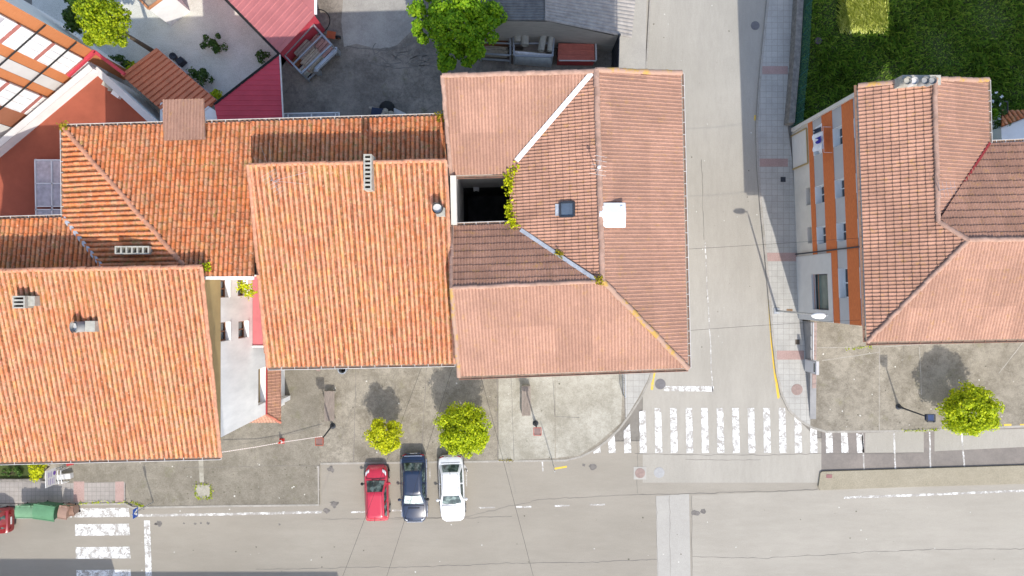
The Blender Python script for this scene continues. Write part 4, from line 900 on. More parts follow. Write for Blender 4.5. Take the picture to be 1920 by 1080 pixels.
for k in range(7): gd.beam(Vector((pA.x, pA.y, .35 + k * .33)) + out * .006, Vector((pB.x, pB.y, .35 + k * .33)) + out * .006, .012, .25)
gdo = gd.build('garage_door', m_cream2, hD); gf = MB(); gf.beam(Vector((pA.x, pA.y, 0)), Vector((pA.x, pA.y, 2.5)), .08, .12, up=out); gf.beam(Vector((pB.x, pB.y, 0)), Vector((pB.x, pB.y, 2.5)), .08, .12, up=out); gf.beam(Vector((pA.x, pA.y, 2.54)), Vector((pB.x, pB.y, 2.54)), .12, .08); gf.build('frame', m_tan, gdo)
MB().tube([Vector((0, 0, .1)) + FA + d * fs(477) + out * .08, Vector((0, 0, 10.6)) + FA + d * fs(477) + out * .08], .045, 8).build('downpipe', m_dark, hD)
mb = MB(); mb.beam(FA + Vector((-.05, .12, .3)), FA + Vector((-.05, .12, 10.6)), .18, .24); mb.build('corner_trim', m_cream, hD)
pa, pb = ((1770 - 960) / S, (540 - 480) / S), ((2050 - 960) / S, (540 - 330) / S)
MB().prism([pa, (pb[0], pa[1]), pb, (pa[0], pb[1])], 11, 15.2).build('penthouse', m_cream, hD)
# four pots on one chimney stack
p = pDW.hit(1720, 153); st_ = MB().box(p + Vector((0, -.02, .0)), (2.0, .5, .75)); ch = st_.build('chimney_stack', m_conc, hD)
for k, x in enumerate((1702, 1715, 1735, 1749)):
    q = W(x, 151 - (k > 1) * .5, p.z + .8); mb = MB(); mb.tube([q - Vector((0, 0, .5)), q], .19, 16, cap=False); mb.tube([q - Vector((0, 0, .06)), q], .215, 16, cap=False); mb.tube([q - Vector((0, 0, .12)), q - Vector((0, 0, .1))], .17, 16); mb.build('chimney_pot', [m_conc, m_signgrey, m_pipe, m_pipe][k], ch, smooth=40)
# TV antenna on the ridge
antenna(hD, pDW.hit(1757, 358), .8, .8, R(10), 5)
# laundry
ld = thing('laundry', 'white, blue and dark laundry hanging outside a window of the brick and grey block', 'laundry', W(1552, 255, 5.9))
ab = FA + d * fs(276) + out * .55; ae = FA + d * fs(318) + out * .55
MB().tube([Vector((ab.x, ab.y, 6.0)), Vector((ae.x, ae.y, 6.0))], .012, 5).build('line', m_whitemetal, ld)
mb = MB(); mb.beam(Vector((ab.x, ab.y, 6)), Vector((ab.x, ab.y, 6)) - out * .5, .02, .02); mb.beam(Vector((ae.x, ae.y, 6)), Vector((ae.x, ae.y, 6)) - out * .5, .02, .02); mb.build('bracket', m_whitemetal, ld)
rnd = random.Random(4)
def cloth(nm, s0, s1, z1, z0, off, mat, ph):
    rows = []
    for k in range(9):
        f = k / 8; p = FA + d * (s0 + (s1 - s0) * f)
        rows.append([Vector((p.x, p.y, 0)) + out * (off + .06 * math.sin(f * 9 + ph) * (1 - g) + .12 * (1 - g) * math.cos(ph)) + Vector((0, 0, z0 + (z1 - z0) * g)) for g in (0, .25, .5, .75, 1)])
    MB().grid(rows).build(nm, mat, ld, smooth=180)
cloth('sheet', fs(283), fs(312), 6.0, 4.9, .58, m_cloth_w, 0); cloth('shirt', fs(276), fs(283), 5.98, 5.1, .66, m_cloth_k, 1); cloth('towel', fs(291), fs(301), 5.99, 5.2, .70, m_pvc_blue, 2); cloth('shirt', fs(303), fs(318), 5.98, 5.3, .65, m_cloth_w, 3); cloth('shirt', fs(270), fs(277), 5.98, 4.8, .60, m_cloth_w, 4)

# ---------------------------------------------------------------- top-left apartment building E with glazed galleries
hE = thing('apartment_block', 'tall apartment block in top left corner with orange brick piers and white galleries', 'building', W(200, 200, 0))
P0 = Vector(((249 - 960) / S, (540 - 137) / S, 0)); dE = Vector((-.757, -.653, 0)); nE = Vector((.653, -.757, 0))
def on_line(s):       # facade distance at which a photo column of slope s stands
    r = Vector((-1, s, 0)); A = P0
    # A + dE t = r * k
    det = dE.x * -r.y + dE.y * r.x
    return (-A.x * -r.y - -A.y * -1 * 0 + 0) if False else ((-A.x) * (-r.y) - (-A.y) * (-r.x)) / (dE.x * (-r.y) - dE.y * (-r.x))
tt = [on_line(s) for s in (.567, .536, .481, .4545, .43, .41, .36, .32, .279, .24)]
HT = 16.2
def seg(i): return P0 + dE * tt[i], P0 + dE * tt[i + 1]
kinds = ['brick', 'gal', 'brown', 'pale', 'brick', 'gal', 'brown', 'pale', 'brick']
wm = MB(); mE = [m_brick_e, m_brick_shaded, m_pale_grey, m_white]
for i, k in enumerate(kinds):
    a, b = seg(i)
    off = {'brick': 0, 'gal': -.05, 'brown': -.06, 'pale': -.02}[k] * nE
    wm.face([(p.x, p.y, z) for p, z in ((a + off, 0), (b + off, 0), (b + off, HT), (a + off, HT))], {'brick': 0, 'gal': 2, 'brown': 0 if i == 2 else 1, 'pale': 2}[k])
bk = P0 + Vector((-.80, .57, 0)) * 6.0
wm.face([(P0.x, P0.y, 0), (P0.x, P0.y, HT), (bk.x, bk.y, HT), (bk.x, bk.y, 0)], 3)
eW = P0 + dE * tt[-1]
wm.face([(p.x, p.y, HT) for p in (P0, eW, eW - nE * 9, P0 - nE * 9)], 3)
wm.build('wall', mE, hE)
floors = [(2.1, 4.55), (4.85, 7.4), (7.7, 10.2), (10.5, 13.0), (13.3, 15.8)]
m_redband = mk('dull_red_band', (.42, .16, .13), .8)
for gi in (1, 5):
    a, b = seg(gi)
    for z0, z1 in floors:
        g = MB(); g.beam(a + nE * .0 + Vector((0, 0, (z0 + z1) / 2)), b + nE * .0 + Vector((0, 0, (z0 + z1) / 2)), .30, z1 - z0)
        w = g.build('window', m_blind, hE); fr = MB()
        for t in (.02, .33, .66, .98): p = a.lerp(b, t) + nE * .16; fr.beam(Vector((p.x, p.y, z0)), Vector((p.x, p.y, z1)), .06, .03, up=nE)
        for z in (z0 + .06, z0 + .8, z1 - .06): p, q = a + nE * .163, b + nE * .163; fr.beam(Vector((p.x, p.y, z)), Vector((q.x, q.y, z)), .03, .06)
        fr.build('frame', m_whitemetal, w)
        if gi == 1 and z0 > 10: 
            gp = MB()
            for t0, t1 in ((.05, .31), (.36, .64), (.69, .95)):
                p, q = a.lerp(b, t0) + nE * .157, a.lerp(b, t1) + nE * .157; gp.face([(p.x, p.y, z0 + .85), (q.x, q.y, z0 + .85), (q.x, q.y, z1 - .2), (p.x, p.y, z1 - .2)])
            gp.build('pane', m_glass_l, w)
    for k in range(len(floors) - 1):
        z = (floors[k][1] + floors[k + 1][0]) / 2; MB().beam(a + Vector((0, 0, z)) + nE * .01, b + Vector((0, 0, z)) + nE * .01, .30, floors[k + 1][0] - floors[k][1] - .01).build('floor_band', m_redband, hE)
for z in (9.2, 6.45):
    p, q = P0 + nE * .22 + Vector((0, 0, z)), P0 + dE * tt[-1] + nE * .22 + Vector((0, 0, z)); MB().tube([p, p.lerp(q, .5) - Vector((0, 0, .08)), q], .05, 6).build('facade_cable', m_black, hE)
# red metal canopy at first-floor level, with its dark opening
rc = MB(); za = 4.6
for a, b in ((P0 + nE * .05 + dE * tt[2] , P0 + nE * .05 - dE * .1), (P0 - dE * .05 + nE * .02, P0 - dE * .05 + Vector((1.9, -1.45, 0)) * 1.0)): rc.beam(Vector((a.x, a.y, za)) + nE * .16, Vector((b.x, b.y, za)) + nE * .10, .2, .2)
rc.build('red_canopy', m_maroon, hE)

# ---------------------------------------------------------------- terrace building F
hF = thing('terrace_building', 'white parapeted building with a terracotta roof terrace and a glazed lean-to', 'building', W(160, 300, 0))
ZT = 3.8
tp = [(187, 134), (-140, 408), (-140, 480), (300, 480), (300, 290), (350, 290), (296, 234)]
tp3 = [W(x, y, ZT) for x, y in tp]
mb = MB(); mb.face([p for p in tp3][::-1]); mb.build('terrace_floor', m_terrace, hF)
wm = MB(); wall_quad(wm, [tp3[1], tp3[0], tp3[6], tp3[5]], 0, .01)
for a, b, h in ((tp3[0], tp3[1], .9), (tp3[0], tp3[6], .5)):
    dd = (b - a).normalized(); nn = Vector((-dd.y, dd.x, 0)) * .12; 
    wm.beam(a + Vector((0, 0, h / 2 - .02)), b + Vector((0, 0, h / 2 - .02)), .26, h)
wm.build('wall', m_white, hF)
cp = MB(); cp.beam(tp3[0] + Vector((0, 0, .91)), tp3[1] + Vector((0, 0, .91)), .40, .06); cp.beam(tp3[0] + Vector((0, 0, .5)), tp3[6] + Vector((0, 0, .5)), .40, .06); cp.build('coping', m_pale_grey, hF)
mb = MB(); mb.face([W(300, 226, 2.7), W(340, 240, 2.7), W(440, 236, 2.7), W(440, 230, 2.7), W(380, 192, 2.7), W(300, 192, 2.7)]); mb.face([W(300, 226, 2.55), W(340, 240, 2.55), W(440, 236, 2.55), W(440, 230, 2.55), W(380, 192, 2.55), W(300, 192, 2.55)]); mb.build('lean_to_roof', m_white, hF)
gc = thing('glass_canopy', 'white framed glazed canopy on the shaded terracotta terrace', 'canopy', W(92, 350, ZT))
zc = ZT + .5
def pl(x, y, z=zc): return W(x, y, z)
fr = MB()
for a, b in (((66, 300), (160, 300)), ((67, 344), (160, 344)), ((68, 387), (160, 387)), ((66, 393), (160, 393)), ((67, 407), (160, 407)), ((66, 299), (68, 408)), ((97, 300), (98, 408)), ((160, 300), (160, 408))): fr.beam(pl(*a), pl(*b), .07, .09)
for q in ((66, 299), (68, 408), (67, 344)): p = pl(*q); fr.beam(Vector((p.x, p.y, ZT)), p, .07, .07, up=Vector((0, 1, 0)))
fr.build('frame', m_whitemetal, gc)
gp = MB(); gp.face([pl(67, 301, zc - .02), pl(67, 386, zc - .02), pl(160, 386, zc - .02), pl(160, 301, zc - .02)]); gp.face([pl(67, 394, zc - .02), pl(67, 406, zc - .02), pl(160, 406, zc - .02), pl(160, 394, zc - .02)]); gp.build('pane', m_glass_l, gc)
tb = MB(); tb.box(W(220, 176, ZT + .15), (.55, .4, .3), R(-35)); tag(tb.build('terrace_box', m_white), 'small white box on the sunny corner of the terracotta terrace', 'box')
tb = MB(); tb.box(W(200, 160, ZT + .06), (.6, .25, .10), R(-30)); tb.box(W(207, 168, ZT + .09), (.25, .2, .16), R(-10)); tag(tb.build('rubble', m_conc), 'grey rubble lump by the parapet corner of the terracotta terrace', 'rubble')

# ---------------------------------------------------------------- sheds, garden roofs
def sheet_roof(name, parent, quad, mat, pitch=.25, amp=.03, along=0, thick=.06, prof='rib'):
    # ribs run along edge quad[0]->quad[1] (along=0) ; quad corners in order
    a, b, c, d = quad; n = (b - a).cross(d - a).normalized(); n = n if n.z > 0 else -n
    L = (d - a).length; k = max(2, int(L / pitch)); mb = MB(); rowsA = []; rowsB = []
    for i in range(k):
        for t, h in (((0, 0), (.62, 0), (.70, amp), (.92, amp)) if prof == 'rib' else ((0, amp), (.58, amp), (.66, 0), (.90, 0), (.97, amp)) if prof == 'deep' else ((0, 0), (.25, amp), (.5, amp * 1.3), (.75, amp))):
            f = (i + t) / k; rowsA.append(a.lerp(d, f) + n * h); rowsB.append(b.lerp(c, f) + n * h)
    rowsA.append(d); rowsB.append(c)
    mb.grid([rowsA, rowsB])
    mb.face([p - n * thick for p in quad]); 
    for p, q in ((a, b), (b, c), (c, d), (d, a)): mb.face([p, q, q - n * thick, p - n * thick])
    return mb.build(name, mat, parent)
def skirt(quad, mat, parent, inset=.15, drop=.08, name='wall'):
    c = sum(quad, Vector((0, 0, 0))) / 4; q = [p + (Vector((c.x - p.x, c.y - p.y, 0))).normalized() * inset for p in quad]
    mb = MB(); wall_quad(mb, q + [q[0]], 0, drop); return mb.build(name, mat, parent)
t = thing('outbuilding', 'outbuilding with bright red standing seam roof partly in sunlight', 'shed', W(500, 0, 0))
q = [W(338, -72, 3.6), W(590, -330, 3.6), W(591, 27, 3.0), W(523, 101, 3.0)]
q = [W(591, 27, 3.0), W(523, 101, 3.0), W(300, -125, 3.0), W(591, -290, 3.0)]
rq = [W(591, 27, 3), W(523, 101, 3), W(310, -115, 3), W(378, -189, 3)]
sheet_roof('roof', t, rq, m_red_sheet, .42, .03)
rq2 = [W(591, 27, 3), W(591, -160, 3), W(480, -80, 3)]
MB().face([W(591, 27, 3) - Vector((0, 0, .02)), W(378, -189, 3) - Vector((0, 0, .02)), W(591, -300, 3) - Vector((0, 0, .02))]).build('roof_edge', m_red_sheet, t)
skirt(rq, m_maroon, t); mb = MB(); mb.beam(W(592, 27, 3.02), W(592, -300, 3.02), .16, .1); mb.build('gutter', m_flash_w, t)
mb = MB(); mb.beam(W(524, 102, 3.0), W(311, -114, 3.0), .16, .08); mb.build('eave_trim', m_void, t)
t = thing('outbuilding', 'low outbuilding with dark maroon sheet roof behind the clay roofs', 'shed', W(480, 170, 0))
q = [W(402, 197, 3.0), W(437, 229, 3.0), W(529, 226, 3.0), W(523, 103, 3.0)]
mq = [W(396, 236, 3.0), W(531, 236, 3.0), W(523, 103, 3.0)]
n_ = 14; mb = MB()
for i in range(n_):                       # horizontal seams clipped to the triangular plan
    y0, y1 = 103 + (236 - 103) * i / n_, 103 + (236 - 103) * (i + 1) / n_
    xl = lambda y: 523 - (y - 103) * (121 / 94) if y < 197 else 402 + (y - 197) * .2
    for ya, yb, ha, hb in ((y0, y0 + .7 * (y1 - y0), 0, 0), (y0 + .7 * (y1 - y0), y0 + .8 * (y1 - y0), 0, .035), (y0 + .8 * (y1 - y0), y0 + .92 * (y1 - y0), .035, .035), (y0 + .92 * (y1 - y0), y1, .035, 0)):
        mb.face([W(xl(ya), ya, 3) + Vector((0, 0, ha)), W(xl(yb), yb, 3) + Vector((0, 0, hb)), W(523 + (yb - 103) * .06, yb, 3) + Vector((0, 0, hb)), W(523 + (ya - 103) * .06, ya, 3) + Vector((0, 0, ha))])
mb.build('roof', m_maroon, t)
mb = MB(); wall_quad(mb, [W(488, 138, 3), W(408, 199, 3), W(412, 236, 3), W(488, 236, 3), W(488, 138, 3)], 0, .05); mb.build('wall', m_pale_grey, t)
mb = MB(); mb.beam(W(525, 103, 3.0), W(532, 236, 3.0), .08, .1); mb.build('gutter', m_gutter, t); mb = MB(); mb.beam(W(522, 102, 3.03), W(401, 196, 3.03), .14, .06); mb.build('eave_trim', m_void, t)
t = thing('garden_shed', 'garden shed under a terracotta corrugated sheet roof by the gravel', 'shed', W(320, 160, 0))
q = [W(228, 141, 2.6), W(295, 91, 2.6), W(409, 190, 2.6), W(345, 243, 2.6)]
sheet_roof('roof', t, q, m_terracotta_sheet, .36, .13, prof='deep'); skirt(q, m_pale_grey, t)
t = thing('garden_house', 'corner of a white garden house with orange wooden frame above the gravel', 'house', W(285, -30, 0))
gq = [W(252, -12, 2.9), W(279, 17, 2.9), W(318, -12, 2.9), W(290, -50, 2.9)]
mb = MB(); wall_quad(mb, gq + [gq[0]], 0, 0); mb.build('wall', m_white, t)
mb = MB(); [mb.beam(a + Vector((0, 0, .04)), b + Vector((0, 0, .04)), .14, .12) for a, b in zip(gq, gq[1:] + gq[:1])]; mb.build('roof_frame', mk('orange_wood', (.5, .22, .10), .7), t)
MB().face([p - Vector((0, 0, .05)) for p in gq][::-1]).build('roof', m_timber, t)
# grey shed
t = thing('grey_shed', 'long shed with grey fibre cement roof and pale block wall behind the yard', 'shed', W(1050, 40, 0))
q1 = [W(880, 38, 4.7), W(1024, 38, 4.6), W(1024, -120, 4.6), W(880, -120, 4.7)]
sheet_roof('roof_sheet', t, [q1[0], q1[1], q1[2], q1[3]], m_fibre, .17, .035, prof='wave')
q2 = [W(1022, 38, 4.75), W(1184, 71, 2.8), W(1203, -120, 2.8), W(1022, -120, 4.75)]
sheet_roof('roof_sheet', t, q2, m_fibre2, .19, .04, prof='wave')
gw = [W(905, 87, 0), W(1020, 88, 0), W(1148, 97, 0)]
mb = MB(); mb.face([gw[0], gw[1], (gw[1].x, gw[1].y, 4.55), (gw[0].x, gw[0].y, 4.6)]); mb.face([gw[1], gw[2], (gw[2].x, gw[2].y, 2.85), (gw[1].x, gw[1].y, 4.6)]); mb.face([gw[2], (gw[2].x + .7, gw[2].y + 7, 0), (gw[2].x + .7, gw[2].y + 7, 2.75), (gw[2].x, gw[2].y, 2.85)]); mb.build('wall', mk('block_wall', (.40, .365, .32), .9, var=.15, scale=1.2, stretch=(1, 1, 4)), t)
# dark sheet gate between shed and corner building
t = thing('metal_gate', 'tall dark sheet metal gate between the grey shed and the pavement', 'gate', W(1150, 110, 0))
g0, g1 = W(1148, 98, 0), W(1146, 165, 0); mb = MB(); mb.beam(g0 + Vector((0, 0, 1.6)), g1 + Vector((0, 0, 1.6)), .05, 3.2); 
for k in range(9): p = g0.lerp(g1, k / 8); mb.beam(p + Vector((-.03, 0, .02)), p + Vector((-.03, 0, 3.2)), .05, .04, up=Vector((1, 0, 0)))
mb.build('panel', m_dark, t); [MB().beam(p, p + Vector((0, 0, 3.4)), .12, .12, up=Vector((0, 1, 0))).build('post', m_dark, t) for p in (g0, g1)]

# yard contents
def rack(label, corners, zt, levels, nb=4):
    c = sum(corners, Vector((0, 0, 0))) / 4; t = thing('storage_rack', label, 'rack', (c.x, c.y, 0))
    for p in corners: MB().beam(Vector((p.x, p.y, 0)), Vector((p.x, p.y, zt)), .1, .1, up=Vector((0, 1, 0))).build('post', m_metal, t)
    for z in levels:
        mb = MB()
        for k in range(4): a, b = corners[k], corners[(k + 1) % 4]; mb.beam(Vector((a.x, a.y, z)), Vector((b.x, b.y, z)), .11, .11)
        mb.build('beam', m_metal, t)
    a, b, c2, d2 = corners
    m1, m2 = (b + c2) / 2, (a + d2) / 2; z = levels[-1]; MB().beam(Vector((m1.x, m1.y, z)), Vector((m2.x, m2.y, z)), .09, .09).build('crossbar', m_metal, t); return t
rc1 = [W(534, 104, 1.9), W(588, 47, 1.9), W(622, 84, 1.9), W(566, 138, 1.9)]
rack('dark metal rack full of timber and bricks beside the red roofed outbuilding', rc1, 2.0, (.5, 1.95))
def on_rack(cs, u, v, z):
    p = cs[0].lerp(cs[1], u).lerp(cs[3].lerp(cs[2], u), v); return Vector((p.x, p.y, z))
ang = math.atan2((rc1[1] - rc1[0]).y, (rc1[1] - rc1[0]).x); rnd = random.Random(2)
def stack(label, u, v, L, B, h, n, mat, cs=rc1, a=ang, z0=.56, nm='timber_stack', cat='stack'):
    p = on_rack(cs, u, v, z0); mb = MB(); M = Matrix.Rotation(a, 3, 'Z')
    for k in range(n):
        for j in range(max(1, int(h / .12))):
            o = M @ Vector((rnd.uniform(-.06, .06), (k + .5) / n * B - B / 2, 0)); mb.box(p + o + Vector((0, 0, .06 + j * .12 + rnd.uniform(0, .01))), (L * rnd.uniform(.9, 1), B / n * .86, .11), a + rnd.uniform(-.03, .03))
    tag(mb.build(nm, mat), label, cat)
stack('grey boards stacked in the middle bay of the dark rack', .45, .28, 1.3, .75, 1.0, 4, m_wood); stack('pale planks stacked on the open front side of the dark rack', .42, .72, 1.4, .8, .9, 5, m_timber)
stack('reddish bricks stacked at the upper end of the dark rack', .8, .68, 1.0, 1.0, .7, 4, m_timber_r, nm='brick_stack'); stack('pale grey blocks at the lower end of the dark rack', .12, .75, .6, .55, .7, 3, m_conc, nm='block_stack'); stack('brown offcuts lying at the back of the dark rack', .18, .25, .9, .6, .4, 4, m_brownwood); stack('mossy scrap pieces at the far back end of the dark rack', .8, .22, .8, .6, .4, 4, m_timber_r)
stack('pink tiles packed in the front lower bay of the dark rack', .24, .72, .5, .7, .7, 3, m_timber_r, nm='tile_stack')
a0, a1 = W(590, 128, 1.0), W(628, 92, 1.0); mb = MB(); mb.beam(a0, a1, .55, .12); mb.beam(a0 + Vector((.1, -.1, .12)), a1 + Vector((.1, -.1, .12)), .2, .12); mb.beam(a0 + Vector((.08, -.08, -1.0)), a0 + Vector((.08, -.08, 0)), .3, .3, up=Vector((0, 1, 0))); mb.beam(a1 + Vector((0, 0, -1.0)), a1, .3, .3, up=Vector((0, 1, 0))); tag(mb.build('metal_sheets', m_galv), 'galvanised sheet metal lengths leaning along the front of the dark rack', 'metal sheets')
rnd = random.Random(11); mb = MB(); c = W(583, 128, .4)
for k in range(14): mb.box(c + Vector((rnd.uniform(-.6, .6), rnd.uniform(-.5, .5), rnd.uniform(-.2, .25))), (rnd.uniform(.3, .6), rnd.uniform(.25, .5), .3), rnd.uniform(0, 3), tilt=(rnd.uniform(-.4, .4), rnd.uniform(-.4, .4)))
tag(mb.build('tarpaulin', mk('navy_tarp', (.015, .02, .07), .6)), 'crumpled dark navy tarpaulin heap by the lower end of the dark rack', 'tarpaulin')
wb = thing('wheelbarrow', 'orange wheelbarrow with black wheel at the upper end of the dark rack', 'wheelbarrow', W(625, 68, 0))
p = W(622, 67, .5); MB().box(p, (.6, .5, .35), R(-10), taper=.65).build('tray', mk('orange_paint', (.35, .08, .03), .6), wb); q = W(634, 70, .2); mb = MB(); mb.tube([q + Vector((0, .06, 0)), q - Vector((0, .06, 0))], .19, 14); mb.build('wheel', m_black, wb); mb = MB(); mb.tube([p + Vector((.5, -.1, -.3)), p + Vector((-1.0, .25, .05))], .02, 6); mb.tube([p + Vector((.5, .1, -.3)), p + Vector((-1.0, -.25, .05))], .02, 6); mb.build('handle', m_brownwood, wb)
hs = MB(); pts = [W(597 + 24 * math.sin(a) * .9, 42 - 24 * math.cos(a * .9), .04) for a in [k * .25 for k in range(13)]]; hs.tube(pts, .03, 6); tag(hs.build('hose', m_black), 'black hose lying in an arc on the yard by the red roof', 'hose')
rc2 = [W(962, 58, 1.8), W(1040, 56, 1.8), W(1036, 106, 1.8), W(964, 104, 1.8)]
rack('blue-grey metal rack holding thick grey pipes in front of the shed wall', rc2, 2.0, (.5, 1.75))
for k, (x0, y0, x1, y1, r, lb) in enumerate(((970, 52, 971, 79, .24, 'fat grey concrete pipe, left end one of the rack by the shed'), (984, 54, 984, 85, .27, 'fat grey concrete pipe, second from the left on the rack by the shed'), (1020, 63, 1014, 95, .22, 'pale grey pipe lying slanted on the rack by the shed'), (1033, 70, 1030, 96, .17, 'thin pale pipe at the right end of the rack by the shed'))):
    mb = MB(); mb.tube([W(x0, y0, 1.95), W(x1, y1, 1.95)], r, 16, cap=False); mb.tube([W(x0, y0, 1.95), W(x1, y1, 1.95)], r * .8, 16, cap=False); tag(mb.build('concrete_pipe', m_conc, None, smooth=60), lb, 'pipe', 'pipes on the rack')
cs2 = [Vector((p.x, p.y, 0)) for p in rc2]
stack('brown boards lying low in the middle of the pipe rack', .5, .45, 1.4, .7, .5, 5, m_wood, cs2, 0); stack('thin grey laths along the front of the pipe rack', .4, .78, 2.3, .35, .6, 4, m_timber, cs2, R(-2))
mb = MB(); g0, g1 = W(964, 100, 1.1), W(1035, 106, 1.1); rows = []
for k in range(15): p = g0.lerp(g1, k / 14); rows.append([p + Vector((0, .12, .12 + .02 * math.sin(k * 2))), p + Vector((0, -.12 + .03 * math.sin(k * 1.7), .06)), p + Vector((0, -.42 + .06 * math.sin(k * 2.3), -.25)), p + Vector((0, -.45, -.9))])
mb.grid(rows); tag(mb.build('plastic_sheet', m_galv, None, smooth=180), 'silvery plastic sheet draped along the front of the pipe rack', 'sheet')
rc3 = [W(900, 58, 1.6), W(957, 60, 1.6), W(957, 104, 1.6), W(900, 100, 1.6)]
rack('dark metal rack half hidden under the yard tree', rc3, 1.8, (.5, 1.6)); cs3 = [Vector((p.x, p.y, 0)) for p in rc3]
stack('long boards lying in the rack under the yard tree', .45, .7, 1.9, .6, .5, 5, m_timber, cs3, R(-4)); stack('brown boards at the back of the rack under the yard tree', .5, .3, 1.7, .6, .6, 5, m_brownwood, cs3, R(2))
sk_ = thing('skip_container', 'red steel skip with ribbed lid in front of the shed wall', 'skip', W(1080, 100, 0))
zc = 1.25; mb = MB(); kq = [W(1046, 112, zc), W(1115, 113, zc), W(1114, 82, zc), W(1047, 81, zc)]
mb = MB(); mb.prism([(p.x, p.y) for p in kq], .12, zc - .03); mb.build('body', m_redpaint, sk_)
sheet_roof('lid', sk_, kq, mk('faded_red_steel', (.46, .13, .09), .65, var=.15, scale=3), .3, .03); mb = MB(); mb.beam(W(1118, 113, zc), W(1117, 82, zc), .1, .14); mb.beam(W(1048, 113.5, zc), W(1118, 114, zc), .06, .08); mb.build('rim', m_signgrey, sk_)
# white frame by the clay eave and debris
t = thing('white_frame', 'long white metal frame with dirty panels lying below the clay eave', 'frame', W(585, 215, 0))
zc = .6; mb = MB(); P = lambda x, y: W(x, y, zc)
for a, b in (((532, 213), (636, 211)), ((532, 240), (636, 238)), ((532, 213), (532, 240)), ((636, 211), (636, 240)), ((584, 212), (584, 240)), ((540, 213), (540, 240)), ((629, 211), (629, 240))): mb.beam(P(*a), P(*b), .07, .08)
for q in ((532, 213), (636, 211)): mb.beam(W(*q, 0), P(*q), .06, .06, up=Vector((0, 1, 0)))
mb.build('frame', m_whitemetal, t); MB().face([P(533, 214) - up, P(533, 239) - up, P(635, 239) - up, P(635, 212) - up]).build('panel', mk('dirty_panel', (.35, .37, .40), .6, var=.4, scale=3), t)
mb = MB(); mb.box(W(712, 214, .5), (1.0, .6, .9), R(-8)); tag(mb.build('dark_crate', m_cloth_k), 'black crate in the debris below the clay eave', 'crate')
mb = MB(); mb.beam(W(692, 201, .5), W(712, 205, .6), .15, .05); mb.beam(W(699, 204, .45), W(697, 222, .3), .12, .05); tag(mb.build('planks', m_timber), 'two pale planks leaning on the black crate', 'planks')
mb = MB(); mb.lathe(W(728, 207, .0), [(.5, .0), (.55, .5), (.4, .75), (.01, .8)], 14); tag(mb.build('rubbish_bag', m_black, None, smooth=60), 'black bag in the debris below the clay eave', 'bag')
rnd = random.Random(3); mb = MB()
for k in range(9): mb.lathe(W(722 + rnd.uniform(-6, 14), 214 + rnd.uniform(-5, 6), .5 + rnd.uniform(0, .4)), [(.01, -.15), (.2, -.1), (.24, .05), (.1, .16), (.01, .17)], 9)
tag(mb.build('stone_heap', m_timber, None, smooth=60), 'heap of pale sacks below the clay eave', 'heap')
mb = MB(); mb.box(W(748, 214, .5), (.9, .5, .06), R(-25), tilt=(.4, 0)); tag(mb.build('board', m_signgrey), 'pale grey board at the right end of the debris heap', 'board')

# ---------------------------------------------------------------- north-east: wall, fence, lawn, neighbour
t = tag(ribbon(MB(), [(1491, -300), (1491, 0), (1484, 120), (1478, 190), (1474, 236)], .42, .95, h=1.0).build('stone_wall', m_stone), 'long low stone wall beside the right pavement', 'wall')
fn = thing('mesh_fence', 'green wire mesh fence on posts beside the lawn', 'fence', W(1495, 120, 0))
fp = [W(1500, -250, 0), W(1500, 0, 0), W(1494, 120, 0), W(1487, 190, 0), W(1483, 238, 0)]; wr = MB()
for a, b in zip(fp[:-1], fp[1:]):
    L = (b - a).length; n = int(L / .10)
    for k in range(n): p = a.lerp(b, k / n); wr.beam(p + Vector((0, 0, .4)), p + Vector((0, 0, 2.0)), .012, .012, up=Vector((0, 1, 0)))
    for k in range(12): z = .4 + k * .145; wr.beam(a + Vector((0, 0, z)), b + Vector((0, 0, z)), .012, .012)
wr.build('mesh', m_fence_g, fn)
for k in range(11):
    f = k / 10 * 3.999; i = int(f); p = fp[i].lerp(fp[i + 1], f - i); MB().tube([p, p + Vector((0, 0, 2.05))], .03, 6).build('post', m_fence_g, fn)
lawn_px = [(1508, -300), (2400, -300), (2400, 330), (1486, 330), (1488, 240), (1500, 100)]
struct('lawn_ground', sheet(lawn_px, 0.02), m_soil)
rnd = random.Random(21); gm = MB()
for k in range(30000):
    x, y = rnd.uniform(1492, 1990), rnd.uniform(-60, 285)
    if x < 1512 - y * .1: continue
    if y > 255 and x < 1850: continue
    p = W(x, y, 0) + Vector((0, 0, .02)); a = rnd.uniform(0, 6.28); lean = Vector((math.cos(a), math.sin(a), 0)); n1 = math.sin(p.x * .9) * math.cos(p.y * .8 + p.x * .3); hgt = rnd.uniform(.12, .32) * (1 + .55 * n1)
    s = Vector((-lean.y, lean.x, 0)) * rnd.uniform(.02, .05)
    i = len(gm.v); gm.v += [p - s, p + s, p + lean * hgt * .6 + s * .7 + Vector((0, 0, hgt * .75)), p + lean * hgt * 1.25 + Vector((0, 0, hgt * .7))]; gm.f.append([i, i + 1, i + 2, i + 3]); gm.m.append(0)
tag(gm.build('lawn_grass', m_grass), 'long dark green grass of the shaded lawn', 'grass', kind='stuff')
rnd = random.Random(22); gm = MB()
